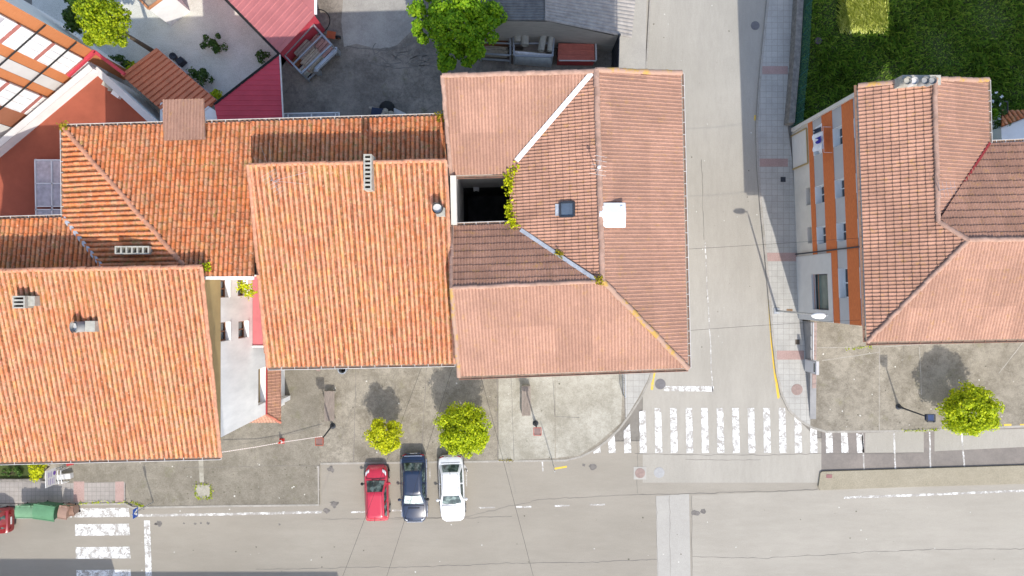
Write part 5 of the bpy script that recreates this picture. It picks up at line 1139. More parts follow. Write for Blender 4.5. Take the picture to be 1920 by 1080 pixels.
for k in range(9000):
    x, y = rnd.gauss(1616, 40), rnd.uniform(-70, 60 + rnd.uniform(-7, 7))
    if not 1574 < x < 1664: continue  # paler blades only where the sun reaches the lawn, leaning to face it
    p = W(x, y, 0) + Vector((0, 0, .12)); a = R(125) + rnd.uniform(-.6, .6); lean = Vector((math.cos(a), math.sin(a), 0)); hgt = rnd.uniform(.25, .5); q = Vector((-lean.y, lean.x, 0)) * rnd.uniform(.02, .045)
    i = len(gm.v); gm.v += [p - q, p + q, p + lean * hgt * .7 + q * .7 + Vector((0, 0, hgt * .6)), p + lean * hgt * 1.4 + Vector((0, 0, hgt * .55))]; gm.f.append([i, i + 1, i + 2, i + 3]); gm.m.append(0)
tag(gm.build('sunlit_grass', m_grass_sunlit), 'sunlit patch of grass, coloured paler yellow-green, at the top of the lawn', 'grass', kind='stuff')
mb = MB(); mb.lathe(W(1533, 77, .05), [(.01, .12), (.24, .12), (.27, 0), (.27, -.05)], 18); tag(mb.build('well_cover', mk('purple_grey', (.10, .075, .08), .8)), 'round dull purple cover set in the lawn grass', 'cover')
# neighbour house on the far right
t = thing('neighbour_house', 'small white neighbour house with bright red clay tile roof at the right edge', 'house', W(1910, 240, 0))
kz = 3.2; k0, k1 = W(1874, 237, kz), W(1990, 193, kz); k2, k3 = W(1990, 188 - 20, 2.6), W(1872, 208, 2.6)
ka, kb_ = W(1876, 238, kz), W(1985, 195, kz)
tile_roof('roof_slope', t, [ka, kb_, W(1985, 203, 2.7) , W(1874, 206, 2.7)] if False else [W(1874, 240, 3.2), W(1985, 196, 3.2), W(1985, 140, 2.66), W(1872, 207, 2.66)][0:2] + [W(1990, 205, 2.5), W(1870, 208, 2.5)] if False else [W(1878, 238, 3.15), W(1950, 209.5, 3.15), W(1950, 207, 3.10), W(1878, 207, 2.8)], mk_red_tile if False else m_tile_n, .27, .36)
mb = MB(); mb.prism([(p.x, p.y) for p in (W(1878, 240, 3), W(1950, 211, 3), W(1990, 205, 3), W(1990, 300, 3), W(1882, 300, 3))], 0, 2.95); mb.build('wall', m_white, t)
mb = MB(); mb.beam(W(1876, 240, 3.02), W(1950, 211, 3.02), .1, .08); mb.build('coping', m_pale_grey, t)
lp = thing('garden_post', 'thin dark bent post standing by the neighbour house wall', 'post', W(1889, 238, 0)); b0 = W(1883, 243, 0); MB().tube([b0, W(1891, 237, 1.2), W(1889.5, 210, 3.0), W(1889, 191, 3.4), W(1884, 190, 3.5)], .045, 7).build('pole', m_dark, lp)
shrub('flowering_shrub', 'dark shrub with white flowers against the right building, upper one', 1866, 192, 1.3, (.5, .6, .7), m_leaf_d, 500, .15, 8, 31, flowers=7)
shrub('flowering_shrub', 'dark shrub with white flowers beside the white neighbour wall', 1872, 250, 1.2, (.7, .7, .7), m_leaf_d, 800, .15, 10, 32, flowers=12)
shrub('garden_shrub', 'olive shrub between the right building and the red clay tiles', 1862, 210, 1.2, (.6, .55, .6), m_leaf_g, 500, .15, 8, 33)
shrub('garden_shrub', 'green creeper over the edge of the red clay tiles', 1880, 222, 2.6, (.45, .7, .5), m_leaf_d, 600, .15, 9, 34)
tag(MB().box(W(1864, 230, .6), (.35, 1.0, 1.2), R(-15)).build('garden_wall', m_white_dirty), 'short pale garden wall between the right building and the shrubs', 'wall')

# ---------------------------------------------------------------- trees
tree('street_tree', 'small lemon-green round tree in front of the red hatchback', 722, 815, 2.0, (1.12, 1.12, 1.0), m_leaf_y2, .12, 46, 7500, .14, 'clipped street trees', 41, .07, .3)
tree('street_tree', 'larger bright green round tree touching the white sedan', 868, 808, 2.35, (1.68, 1.68, 1.4), m_leaf_y, .12, 84, 19000, .15, 'clipped street trees', 42, .1, .26)
tree('street_tree', 'bright green round tree on the right plaza beside the lamp', 1818, 770, 2.25, (1.70, 1.68, 1.4), m_leaf_y, .12, 88, 20000, .15, 'clipped street trees', 43, .1, .26)
tree('yard_tree', 'large leafy green tree in the shaded yard, lit at its left side', 858, 38, 5.2, (1.9, 1.9, 2.0), m_leaf_g, 0, 56, 11000, .2, None, 44, .16, .27, lobes=((806, 60, 4.7, (1.1, .8, .8)), (902, 74, 4.8, (1.2, 1.0, .9)), (846, 102, 4.2, (.85, .9, .7)), (880, 98, 4.3, (.9, .7, .7)), (804, 16, 5.0, (1.1, .9, .8)), (915, 34, 5, (.9, 1.0, .8)), (838, 122, 3.9, (.5, .45, .5))))
tree('garden_tree', 'tall golden-green tree beside the apartment block in the top left', 196, 36, 6.2, (1.35, 1.3, 1.6), m_leaf_o, 0, 32, 8500, .16, None, 45, .14, .38, lobes=((165, 6, 6.3, (.8, .8, .8)), (215, 62, 6, (.8, .7, .8)), (185, 72, 5.2, (.8, .6, .8))))
tree('garden_tree', 'dark green tree in the shade behind the golden-green one', 148, 18, 4.6, (1.0, 1.5, 1.6), m_leaf_d, 0, 24, 3600, .2, None, 46, .12, .36)
shrub('garden_shrub', 'lone dark green shrub on the gravel', 402, 81, .6, (.95, .55, .5), m_leaf_d, 900, .16, 12, 51)
shrub('garden_shrub', 'dark rounded shrub between the terracotta sheet roof and the gravel', 376, 146, .8, (.7, .75, .7), m_leaf_d, 900, .16, 12, 52, flowers=1)
shrub('garden_shrub', 'yellow-green shrub wedged between terracotta and maroon roofs', 409, 181, .9, (.5, .45, .6), m_leaf_y, 600, .15, 9, 53)
shrub('garden_shrub', 'low green hedge piece below the golden-green tree', 222, 116, .5, (.75, .5, .5), m_leaf_d, 700, .15, 10, 54)
shrub('garden_shrub', 'small light green shrub at the left corner of the terracotta sheet roof', 246, 124, .5, (.4, .35, .4), m_leaf_y, 350, .14, 7, 55)
shrub('garden_shrub', 'small shrub in the corner of gravel beside the red roof', 490, 106, .5, (.5, .45, .4), m_leaf_d, 400, .14, 7, 56)
mb = MB(); mb.box(W(340, 116, .3), (.5, .35, .6), R(40)); mb.lathe(W(328, 108, 0), [(.2, 0), (.25, .35), (.2, .36), (.02, .3)], 12); tag(mb.build('flower_pots', m_dark), 'dark plant pots standing along the terracotta sheet roof edge', 'pots')
shrub('hedge_shrub', 'bright lemon-green shrub below the left clay eave beside the sign board', 76, 881, 1.0, (.62, .75, .75), m_leaf_y2, 1100, .15, 14, 57, base=.1)
shrub('ground_plant', 'low dark plants in the planting bed under the left eave', 25, 886, .25, (1.2, .35, .2), m_leaf_d, 500, .13, 8, 58, cat='plants', base=.05)
struct('planting_bed', sheet([(-60, 862), (88, 860), (84, 896), (-60, 899)], 0.135), m_soil)
tag(ribbon(MB(), [(-100, 900), (82, 898)], .18, .35, h=.3).build('low_wall', m_stone), 'low mossy stone edging in front of the planting bed', 'wall')
weeds('pavement_weeds', 'green weeds round the square planting pit in the forecourt', [W(*q, .13) for q in ((367, 908), (396, 908), (396, 934), (367, 934), (367, 908))], 130, m_leaf_y, .12, .06)
struct('planting_pit', sheet([(368, 909), (395, 909), (395, 933), (368, 933)], .1225), m_plaza_b); struct('pale_stripe', sheet([(373, 850), (382, 850), (384, 903), (376, 904)], .1215), m_plaza_b)
weeds('pavement_weeds', 'green weeds sprouting along the left kerb by the crosswalk', [W(150, 943, .14), W(200, 941, .14), W(250, 943, .14), W(270, 950, .14)], 110, m_leaf_y, .11, .05)
weeds('pavement_weeds', 'yellow-green moss strip at the plaza kerb right of the white sedan', [W(935, 863, .13), W(962, 863, .13)], 70, m_weed, .09, .04)
weeds('pavement_weeds', 'weeds along the kerb below the right plaza', [W(1690, 808, .14), W(1760, 806, .14)], 90, m_leaf_y, .1, .05)
weeds('pavement_weeds', 'weeds in the plaza joint at the foot of the right building', [W(1585, 655, .13), W(1634, 650, .13)], 50, m_leaf_y, .1, .05)

# ---------------------------------------------------------------- cars
def car(name, label, cx, cy, rz, L, Wd, Ht, style, paint, tailm=None, z=0.0, chrome=False):
    root = thing(name, label, 'car'); hw = Wd / 2
    if style == 'sedan':
        sec = [(-.5, .66, .58, .30), (-.49, .82, .80, .24), (-.45, .94, .91, .20), (-.36, .985, .945, .18), (-.2, 1, .95, .18), (0, 1, .95, .18), (.2, 1, .94, .18), (.3, .985, .90, .18), (.40, .96, .83, .2), (.46, .87, .74, .22), (.488, .72, .63, .26), (.5, .50, .50, .32)]
        cab = dict(rb=-.40, rt=-.285, ft=.055, fb=.22, wb=.91, wt=.70)
    else:
        sec = [(-.5, .82, .62, .32), (-.492, .90, .86, .26), (-.46, .95, .95, .22), (-.38, .985, .98, .18), (-.1, 1, .97, .18), (.14, 1, .95, .18), (.28, .985, .91, .18), (.38, .94, .83, .2), (.45, .86, .74, .22), (.488, .74, .62, .26), (.5, .6, .48, .32)]
        cab = dict(rb=-.475, rt=-.41, ft=.06, fb=.27, wb=.90, wt=.70)
    rows = []
    for f, wf, zt, zb in sec:
        w = hw * wf; half = [(.0, zb), (w * .8, zb), (w * .97, zb + .08), (w, (zb + zt) * .5), (w * .985, zt - .14), (w * .93, zt - .035), (w * .72, zt + .005), (0, zt + .02)]
        ring = [Vector((x, f * L, zz)) for x, zz in half] + [Vector((-x, f * L, zz)) for x, zz in half[-2:0:-1]]; rows.append(ring)
    b = MB().grid(rows, 0, close=True); b.face(rows[0]); b.face(rows[-1][::-1])
    body = b.build('body', paint, root, smooth=35)
    zb = .90; zr = Ht; c = cab
    def ring(t, inset=0, zz=None):
        w = hw * (c['wb'] + (c['wt'] - c['wb']) * t) - inset; yr = L * (c['rb'] + (c['rt'] - c['rb']) * t) + inset; yf = L * (c['fb'] + (c['ft'] - c['fb']) * t) - inset; z_ = zz if zz is not None else zb + (zr - .05 - zb) * t; bl = .05 * L * .4
        return [Vector((-w, yr + .12, z_)), Vector((-w * .86, yr + .02, z_)), Vector((0, yr - .02, z_)), Vector((w * .86, yr + .02, z_)), Vector((w, yr + .12, z_)), Vector((w * 1.0, (yr + yf) / 2, z_)), Vector((w, yf - .14, z_)), Vector((w * .86, yf - .02, z_)), Vector((0, yf + .04, z_)), Vector((-w * .86, yf - .02, z_)), Vector((-w, yf - .14, z_)), Vector((-w * 1.0, (yr + yf) / 2, z_))]
    cb = MB().grid([ring(0), ring(.5), ring(.92), ring(1.0, .02), ring(1.0, .09, zr - .012), ring(1.0, .22, zr)], 0, close=True); cb.face(ring(1.0, .22, zr)); cb.build('cabin', paint, root, smooth=40)
    def glass(nm, p00, p10, p11, p01, a=.05, b0=.08, b1=.93, n=6, bow=.0, m=m_glass_g):
        nn = (p10 - p00).cross(p01 - p00).normalized(); cen = Vector((0, (c['rt'] + c['ft']) / 2 * L, zb + .1))
        if nn.dot((p00 + p11) / 2 - cen) < 0: nn = -nn
        rows = []
        for j in range(4):
            v = b0 + (b1 - b0) * j / 3; rows.append([p00.lerp(p10, u).lerp(p01.lerp(p11, u), v) + nn * (.018 + bow * (1 - (2 * u - 1) ** 2)) for u in [a + (1 - 2 * a) * i / n for i in range(n + 1)]])
        return MB().grid(rows).build(nm, m, root, smooth=180)
    r0, r1 = ring(0), ring(.92)
    fb = lambda r, s: Vector((s * abs(r[7].x) * 1.06, r[7].y - .03, r[7].z)); rb = lambda r, s: Vector((s * abs(r[1].x) * 1.06, r[1].y + .03, r[1].z))
    ws = glass('windscreen', fb(r0, -1), fb(r0, 1), fb(r1, 1), fb(r1, -1), .03, .08, .98, bow=.055, m=m_sunshade if chrome else m_glass_g); rw = glass('rear_window', rb(r0, -1), rb(r0, 1), rb(r1, 1), rb(r1, -1), .06, .12, .96, bow=.035)
    wp = MB(); p = fb(r0, -1).lerp(fb(r0, 1), .3) + Vector((0, .03, .05)); wp.beam(p, p + Vector((.5, -.03, .07)), .02, .02); p = p + Vector((.5, 0, 0)); wp.beam(p, p + Vector((.45, -.03, .07)), .02, .02); wp.build('wiper', m_black, ws)
    for s in (-1, 1):
        ym = (r0[0].y + r0[6].y) / 2
        i0, i1, m0 = (0, 10, 11) if s < 0 else (4, 6, 5)
        glass('side_window', r0[i0] + Vector((0, .1, 0)), r0[m0] - Vector((0, .03, 0)), r1[m0] - Vector((0, .03, 0)), r1[i0] + Vector((0, .04, 0)), .03, .12, .93)
        glass('side_window', r0[m0] + Vector((0, .03, 0)), r0[i1] - Vector((0, .1, 0)), r1[i1] - Vector((0, .02, 0)), r1[m0] + Vector((0, .03, 0)), .03, .12, .93)
        # lamps, mirror, wheels
        hl = MB(); y1 = L * (.462 if style == 'sedan' else .435); zz = .70 if style == 'sedan' else .775; hx = hw * .70
        rws = []
        for k in range(5): f = k / 4; rws.append([Vector((s * (hw * .55 + hw * .30 * f), y1 - .10 * f * f * 2 + dy, zz + dz)) for dy, dz in ((.035, -.06), (.03, .03), (-.02, .06), (-.14 - .1 * f, .075))])
        hl.grid(rws); hl.build('headlight', m_lens, root, smooth=60)
        tl = MB(); tl.box((s * hw * .68, -L * .484, .72), (hw * .30, .10, .16), s * R(14)); tl.build('tail_light', tailm or m_tail, root)
        mr = MB(); p = Vector((s * (hw + .10), L * (c['fb'] - .075), .98)); mr.lathe(p, [(.01, .08), (.09, .05), (.11, 0), (.08, -.05), (.01, -.07)], 10); mr.beam(Vector((s * hw * .9, p.y, .94)), p, .06, .05); mr.build('mirror', paint if s > 0 or style == 'sedan' and not chrome else m_black, root, smooth=60)
        for yy in (-.31, .32):
            wl = MB(); w0 = Vector((s * (hw - .20), yy * L, .31)); wl.tube([w0, w0 + Vector((s * .205, 0, 0))], .31, 20); wo = wl.build('wheel', m_black, root, smooth=40); MB().tube([w0 + Vector((s * .19, 0, 0)), w0 + Vector((s * .212, 0, 0))], .2, 16).build('rim', m_galv, wo)
    for yy, f in ((-.497, 1), (.497, -1)): MB().beam(Vector((-hw * .60, yy * L + f * .015, .48)), Vector((hw * .60, yy * L + f * .015, .48)), .08, .14).build('bumper', m_chrome if chrome else paint, root)
    pl_ = MB(); pl_.box((0, -.503 * L, .62), (.5, .02, .11)); pl_.build('number_plate', m_white, root)
    ln_ = MB(); yh = L * (c['fb'] + .015)
    ln_.beam(Vector((-hw * .8, yh, .945)), Vector((hw * .8, yh, .945)), .025, .012)
    if style == 'sedan': ln_.beam(Vector((-hw * .75, L * (c['rb'] - .012), .955)), Vector((hw * .75, L * (c['rb'] - .012), .955)), .02, .012)
    for s in (-1, 1):
        ln_.beam(Vector((s * hw * .60, L * (c['rt'] + .02), zr - .012)), Vector((s * hw * .60, L * (c['ft'] - .02), zr - .012)), .02, .012)
        ln_.beam(Vector((s * hw * .80, L * (c['fb'] + .02), .93)), Vector((s * hw * .66, L * .45, .80)), .018, .02)
    ln_.build('panel_gap', m_black, root)
    am = MB(); am.tube([Vector((0, L * (c['rt'] + .03), zr)), Vector((0, L * (c['rt'] - .03), zr + .22))], .012, 5); am.build('aerial', m_black, root)
    if chrome:
        gr = MB(); gr.beam(Vector((-hw * .45, L * (c['fb'] + .05), .945)), Vector((hw * .45, L * (c['fb'] + .05), .945)), .05, .012); gr.build('air_intake', m_black, root)
        tr = MB(); [tr.beam(Vector((s * hw * .995, -.42 * L, .60)), Vector((s * hw * .995, .42 * L, .60)), .03, .05) for s in (-1, 1)]; tr.beam(Vector((-hw * .7, -.478 * L, .87)), Vector((hw * .7, -.478 * L, .87)), .03, .02); tr.build('chrome_trim', m_chrome, root)
    o = W(cx, cy, .75); root.location = (o.x, o.y, z); root.rotation_euler = (0, 0, rz)
    return root
car('hatchback', 'red hatchback parked nose-in beside the dark blue saloon', 706, 925, R(1.5), 3.72, 1.64, 1.44, 'hatch', car_paint('red_car_paint', (0.50, 0.025, 0.05)))
car('saloon_car', 'dark blue saloon with chrome trim parked between the red and white cars', 776, 916, R(181), 4.72, 1.74, 1.42, 'sedan', car_paint('navy_car_paint', (0.010, 0.020, 0.048)), chrome=True)
car('saloon_car', 'white saloon parked under the larger street tree', 847, 917, R(182.5), 4.50, 1.74, 1.43, 'sedan', car_paint('white_car_paint', (0.74, 0.74, 0.73)))
car('hatchback', 'dark car with red lamps cut off by the left edge beside the green bins', -38, 977, R(90), 4.1, 1.72, 1.46, 'hatch', car_paint('dark_red_car_paint', (0.25, 0.012, 0.015)))

# ---------------------------------------------------------------- street furniture
def lantern(label, bx, by, hd, m_frame, m_top, lean=(0, 0)):
    b = W(bx, by, 0) + Vector((0, 0, .12)); t = W(*hd) - Vector((0, 0, .2)); root = thing('street_lamp', label, 'street lamp', b)
    mb = MB(); mb.tube([b, b + Vector((0, 0, .5)), b + Vector((0, 0, .55)), t], [.10, .09, .06, .045], 10); mb.build('pole', m_dark, root, smooth=50)
    mb = MB(); mb.lathe(b, [(.2, 0), (.2, .04), (.12, .10), (.1, .12)], 12); mb.build('base', m_dark, root)
    h = MB(); c = t + Vector((0, 0, .2)); w = .24
    for sx in (-1, 1):
        for s2 in (-1, 1): h.beam(c + Vector((sx * w * .7, s2 * w * .7, -.22)), c + Vector((sx * w, s2 * w, .16)), .04, .04, up=Vector((0, 1, 0)))
    for s in (-1, 1): h.beam(c + Vector((-w, s * w, .17)), c + Vector((w, s * w, .17)), .05, .05); h.beam(c + Vector((s * w, -w, .171)), c + Vector((s * w, w, .171)), .05, .05)
    h.box(c + Vector((0, 0, -.22)), (.36, .36, .04)); lh = h.build('lantern_frame', m_frame, root)
    MB().box(c + Vector((0, 0, -.03)), (.40, .40, .34), taper=.72).build('lantern_glass', m_top, lh)
    return root
lantern('lamp post with a red square lantern head on the left of the plaza', 625, 798, (600, 827, 3.7), mk('rust_red', (.30, .08, .05), .6), mk('lamp_dirty', (.22, .13, .11), .3)); lantern('lamp post with a red square lantern head by the pale right end of the bench', 1004, 793, (1007.5, 808, 3.4), mk('rust_red_b', (.36, .10, .08), .6), mk('lamp_dark', (.25, .17, .15), .3)); lantern('lamp post with a dark blue square head on the right plaza', 1682.5, 762, (1743, 783, 3.75), m_dark, mk('lamp_blue', (.05, .07, .14), .2))
# tall street light
b = W(1455, 583, 0) + Vector((0, 0, .12)); tp_ = W(1549, 591, 7.7); t = thing('street_light', 'tall grey street light with a white oval head leaning over the right pavement', 'street lamp', b)
tp_ = Vector((b.x + .05, b.y, 7.7)); hd = tp_ + Vector((-.75, -.03, .12))
MB().tube([b, b + Vector((0, 0, 1.2)), tp_ - Vector((0, 0, .3)), tp_, tp_ + Vector((-.25, -.01, .06))], [.09, .075, .045, .04, .035], 10).build('pole', m_galv, t, smooth=50)
mb = MB(); rows = []
for k in range(11):
    f = k / 10; w = .19 * math.sqrt(max(0.02, 1 - (2 * (f ** .8) - 1) ** 2)); c = tp_ + Vector((-.12 - .85 * f, -.02, .08)); rows.append([c + Vector((0, math.cos(a) * w, math.sin(a) * w * .5)) for a in [2 * math.pi * j / 14 for j in range(14)]])
mb.grid(rows, 0, close=True); mb.face(rows[0]); mb.face(rows[-1][::-1]); mb.build('lamp_head', m_white, t, smooth=60)
MB().box(b + Vector((0, 0, .02)), (.4, .4, .05)).build('base_plate', m_galv, t)
# benches of slats
def bench(label, x0, y0, x1, y1, n=8):
    a, c2 = W(x0, y0, .45), W(x1, y1, .45); cx, cy = (a.x + c2.x) / 2, (a.y + c2.y) / 2; wx, wy = c2.x - a.x, a.y - c2.y; root = thing('slatted_bench', label, 'bench', (cx, cy, .12))
    mb = MB()
    for k in range(n): mb.box((a.x + wx * (k + .5) / n, cy + random.uniform(-.02, .02), .55), (wx / n * .82, wy, .05))
    mb.build('seat', m_wood, root)
    for s in (-1, 1): MB().box((cx, cy + s * wy * .46, .32), (wx * .94, .10, .41)).build('leg', m_conc, root)
bench('wide weathered slatted bench crossed by the lamp shadow, left of the plaza', 609, 733, 628, 789); bench('narrow weathered slatted bench near the pink roof eave', 978, 723, 995, 779, 6)
# bin
b = W(648, 690, 0) + Vector((0, 0, .12)); t = thing('litter_bin', 'grey round litter bin just below the clay eave', 'bin', b); MB().lathe(b, [(.001, .02), (.24, .02), (.28, .8), (.31, .86), (.31, .9), (.24, .9), (.22, .3), (.001, .3)], 18).build('body', m_metal, t, smooth=40); MB().lathe(b + Vector((0, 0, .35)), [(.001, 0), (.22, 0)], 14).build('liner', m_void, t)
mb = MB(); mb.tube([b + Vector((.36, .1, 0)), b + Vector((.36, .1, 1.0))], .03, 8); mb.beam(b + Vector((.36, .1, .7)), b + Vector((.2, .05, .7)), .04, .04); mb.build('post', m_dark, t)
# cone and tape
b = W(530, 826, 0) + Vector((0, 0, .118)); t = thing('traffic_cone', 'red traffic cone on the dark forecourt beside the barrier tape', 'traffic cone', b); MB().lathe(b, [(.16, .03), (.13, .1), (.05, .62), (.035, .7), (.001, .71)], 16).build('cone', mk('cone_red', (.7, .04, .02), .5), t, smooth=50); MB().box(b + Vector((0, 0, .015)), (.36, .36, .03)).build('base', m_redpaint, t); MB().lathe(b, [(.115, .26), (.085, .42)], 16).build('band', m_white, t)
def tape_mat():
    m, tr, bs = nodes('striped_tape'); co = objc(tr); w = N(tr, 'ShaderNodeTexWave'); w.inputs['Scale'].default_value = 2.2; tr.links.new(co, w.inputs['Vector']); tr.links.new(ramp(tr, w.outputs['Fac'], [(.45, (.75, .72, .7)), (.55, (.6, .45, .38))]), bs.inputs['Base Color']); return m
mb = MB(); ps = [W(415, 848, .9), W(480, 838, .62), W(530, 829, .6), W(604, 818, .9)]; mb.tube(ps, .022, 6); tag(mb.build('barrier_tape', tape_mat()), 'pale striped barrier tape strung from the left house past the cone to the lamp post', 'tape')
# railing at the plaza corner
t = thing('metal_railing', 'short grey metal railing at the edge of the corner pavement below the pink eave', 'railing', W(1168, 715, 0)); r0, r1 = W(1166, 660, 0), W(1168, 740, 0); mb = MB()
for k in range(19): p = r0.lerp(r1, k / 18); mb.beam(p + Vector((0, 0, .2)), p + Vector((0, 0, 1.05)), .018, .018, up=Vector((0, 1, 0)))
mb.build('bars', m_galv, t); mb = MB(); mb.beam(r0 + Vector((0, 0, 1.07)), r1 + Vector((0, 0, 1.07)), .05, .05); mb.beam(r0 + Vector((0, 0, .22)), r1 + Vector((0, 0, .22)), .04, .04); mb.build('rail', m_metal, t)
for p in (r0, r1): MB().beam(p + Vector((0, 0, .1)), p + Vector((0, 0, 1.1)), .06, .06, up=Vector((0, 1, 0))).build('post', m_metal, t)
# waste containers
def container(label, cx, cy, wx, wy, hgt, rz, body, lid, tilt=0.0):
    o = W(cx, cy, hgt); root = thing('waste_container', label, 'waste container', (o.x, o.y, 0), rz, 'waste containers by the kerb'); L0 = Vector((o.x, o.y, 0))
    MB().box(L0 + Vector((0, 0, hgt * .5)), (wx * .94, wy * .92, hgt * .78), taper=.82).build('body', body, root)
    l = MB(); rows = []
    for k in range(7): f = k / 6 - .5; rows.append([L0 + Vector((x * wx, f * wy, hgt * .9 + .10 * (1 - (2 * f) ** 2) + tilt * (f + .5))) for x in (-.5, -.25, 0, .25, .5)])
    l.grid(rows); l.beam(L0 + Vector((-wx * .5, -wy * .5, hgt * .89)), L0 + Vector((wx * .5, -wy * .5, hgt * .89)), .06, .1); l.beam(L0 + Vector((-wx * .5, wy * .5, hgt * .89 + tilt)), L0 + Vector((wx * .5, wy * .5, hgt * .89 + tilt)), .06, .08)
    for x in (-.3, .3): l.beam(L0 + Vector((x * wx, wy * .42, hgt * .96)), L0 + Vector((x * wx, wy * .58, hgt * .96)), .14, .05)
    l.build('lid', lid, root)
    h = MB(); h.tube([L0 + Vector((-wx * .4, wy * .52, hgt * .8)), L0 + Vector((-wx * .4, wy * .62, hgt * .86)), L0 + Vector((wx * .4, wy * .62, hgt * .86)), L0 + Vector((wx * .4, wy * .52, hgt * .8))], .02, 6); h.build('handle', m_green_dark, root)
    for x in (-.38, .38):
        for y in (-.35, .35): w = MB(); p = L0 + Vector((x * wx, y * wy, .09)); w.tube([p - Vector((.03, 0, 0)), p + Vector((.03, 0, 0))], .09, 12); w.build('wheel', m_black, root)
    return root
container('pale green waste container at the left of the row, nearest the cut-off car', 44, 961, 1.25, .80, 1.2, 0, m_green_dark, mk('faded_green', (.15, .28, .16), .55)); container('darker green waste container with slanted lid in the middle of the row', 81, 962, 1.45, 1.0, 1.3, R(-8), m_green_dark, m_green_plastic, .12); container('tall brown waste bin next to the crosswalk stripes', 116, 962, .62, .85, 1.15, R(-9), m_brown_plastic, m_brown_plastic); container('low brown waste bin touching the first crosswalk stripe', 131, 959, .5, .62, .8, R(6), m_brown_plastic, mk('brown_lid', (.27, .165, .12), .6))
# sign board
t = thing('sign_board', 'pale grey board with a purple round symbol standing by the lemon shrub', 'sign', W(122, 885, 0)); x = W(105, 880, 1.1).x; ya, yb = W(105, 876, 1.1).y, W(105, 907, 1.1).y
MB().box((x, (ya + yb) / 2, 1.65), (.05, ya - yb, 1.0)).build('panel', m_signgrey, t)
for y in (ya - .1, yb + .1): MB().beam(Vector((x - .04, y, .1)), Vector((x - .04, y, 2.1)), .05, .05, up=Vector((0, 1, 0))).build('post', m_metal, t)
mb = MB(); mb.tube([(x + .024, ya - .33, 1.3), (x + .032, ya - .33, 1.3)], .14, 20); mb.build('symbol', m_purple, t); mb = MB(); [mb.box((x + .028, yb + .3, 1.35 + k * .17), (.006, .42 - .06 * (k % 2), .04)) for k in range(4)]; [mb.box((x + .028, ya - .33, 1.62 + k * .14), (.006, .36 - .08 * (k % 2), .035)) for k in range(3)]; mb.build('lettering', m_purple, t)
t = thing('bicycle_rack', 'white metal bicycle stand of bent bars behind the sign board', 'bike rack', W(125, 885, 0)); mb = MB()
for k in range(4): p = W(112 + k * 6, 876, 0) + Vector((0, 0, .12)); mb.tube([p, p + Vector((0, 0, .8)), p + Vector((.05, -.5, .85)), p + Vector((.05, -.9, .75)), p + Vector((.05, -.95, 0))], .025, 6)
mb.build('bars', m_whitemetal, t); MB().box(W(122, 893, .3), (.95, .35, .35), R(6)).build('base', m_signgrey, t)
mb = MB(); mb.box(W(131, 868, .8), (.5, .35, .04), R(15)); tag(mb.build('red_plastic_sheet', m_redpaint), 'small red plastic sheet under the left clay eave', 'plastic sheet')
# crossing sign on pole
b = W(289, 940, 0) + Vector((0, 0, .12)); t = thing('crossing_sign', 'blue pedestrian crossing sign on a thin grey pole by the left crosswalk', 'traffic sign', b); MB().tube([b, b + Vector((0, 0, 2.75))], .035, 8).build('pole', m_galv, t)
p = b + Vector((.05, 0, 2.35)); MB().box(p, (.02, .6, .6)).build('panel', m_signblue, t); mb = MB(); mb.face([p + Vector((.013, -.24, -.2)), p + Vector((.013, .24, -.2)), p + Vector((.013, 0, .23))]); mb.face([p + Vector((-.013, -.24, -.2)), p + Vector((-.013, 0, .23)), p + Vector((-.013, .24, -.2))]); mb.build('symbol', m_white, t)
mb = MB(); [mb.box(p + Vector((.017, .0 + dy, -.05 + dz)), (.004, w, h)) for dy, dz, w, h in ((0, .08, .05, .06), (0, -.0, .05, .12), (-.04, -.1, .04, .12), (.05, -.1, .04, .12))]; mb.build('figure', m_black, t)
# thin plaza pole right of the lamp
b = W(1035, 862, 0) + Vector((0, 0, .12)); tag(MB().tube([b, b + Vector((0, 0, 3.0))], .03, 8).build('sign_pole', m_galv), 'thin bare pole at the plaza kerb below the narrow bench', 'pole')
# cabinet and retaining wall on the right
b = W(1511, 684, 0) + Vector((0, 0, .12)); t = thing('utility_cabinet', 'grey upright utility cabinet on the pavement edge of the right plaza', 'cabinet', b)
MB().box(b + Vector((-.07, 0, .93)), (.14, .86, 1.86)).build('body', m_grey_wall, t); MB().box(b + Vector((-.155, 0, .93)), (.02, .76, 1.7)).build('door', mk('cabinet_grey', (.62, .61, .60), .6, var=.05), t); MB().box(b + Vector((-.168, .0, 1.6)), (.012, .6, .22)).build('display', m_glass, t); MB().box(b + Vector((-.07, 0, 1.875)), (.19, .90, .03)).build('roof', m_grey_wall, t)
t = thing('retaining_wall', 'tapering retaining wall with tiled top between the right pavement and plaza', 'wall', W(1514, 690, 0)); w0, w1 = W(1505, 602, 0), W(1517, 785, 0); mb = MB(); nx = Vector((.42, 0, 0))
h0, h1 = 1.3, .15
A, B_ = w0, w1; mb.face([A, B_, B_ + Vector((0, 0, h1)), A + Vector((0, 0, h0))]); mb.face([A + Vector((0, 0, h0)), B_ + Vector((0, 0, h1)), B_ + nx + Vector((0, 0, h1)), A + nx + Vector((0, 0, h0))]); mb.face([A + nx, A + nx + Vector((0, 0, h0)), B_ + nx + Vector((0, 0, h1)), B_ + nx]); mb.face([A, A + nx, A + nx + Vector((0, 0, h0)), A + Vector((0, 0, h0))][::-1]); mb.face([B_, B_ + nx, B_ + nx + Vector((0, 0, h1)), B_ + Vector((0, 0, h1))]); mb.build('wall', mk('wall_bluegrey', (.25, .245, .24), .85, var=.15), t)
tl = MB()
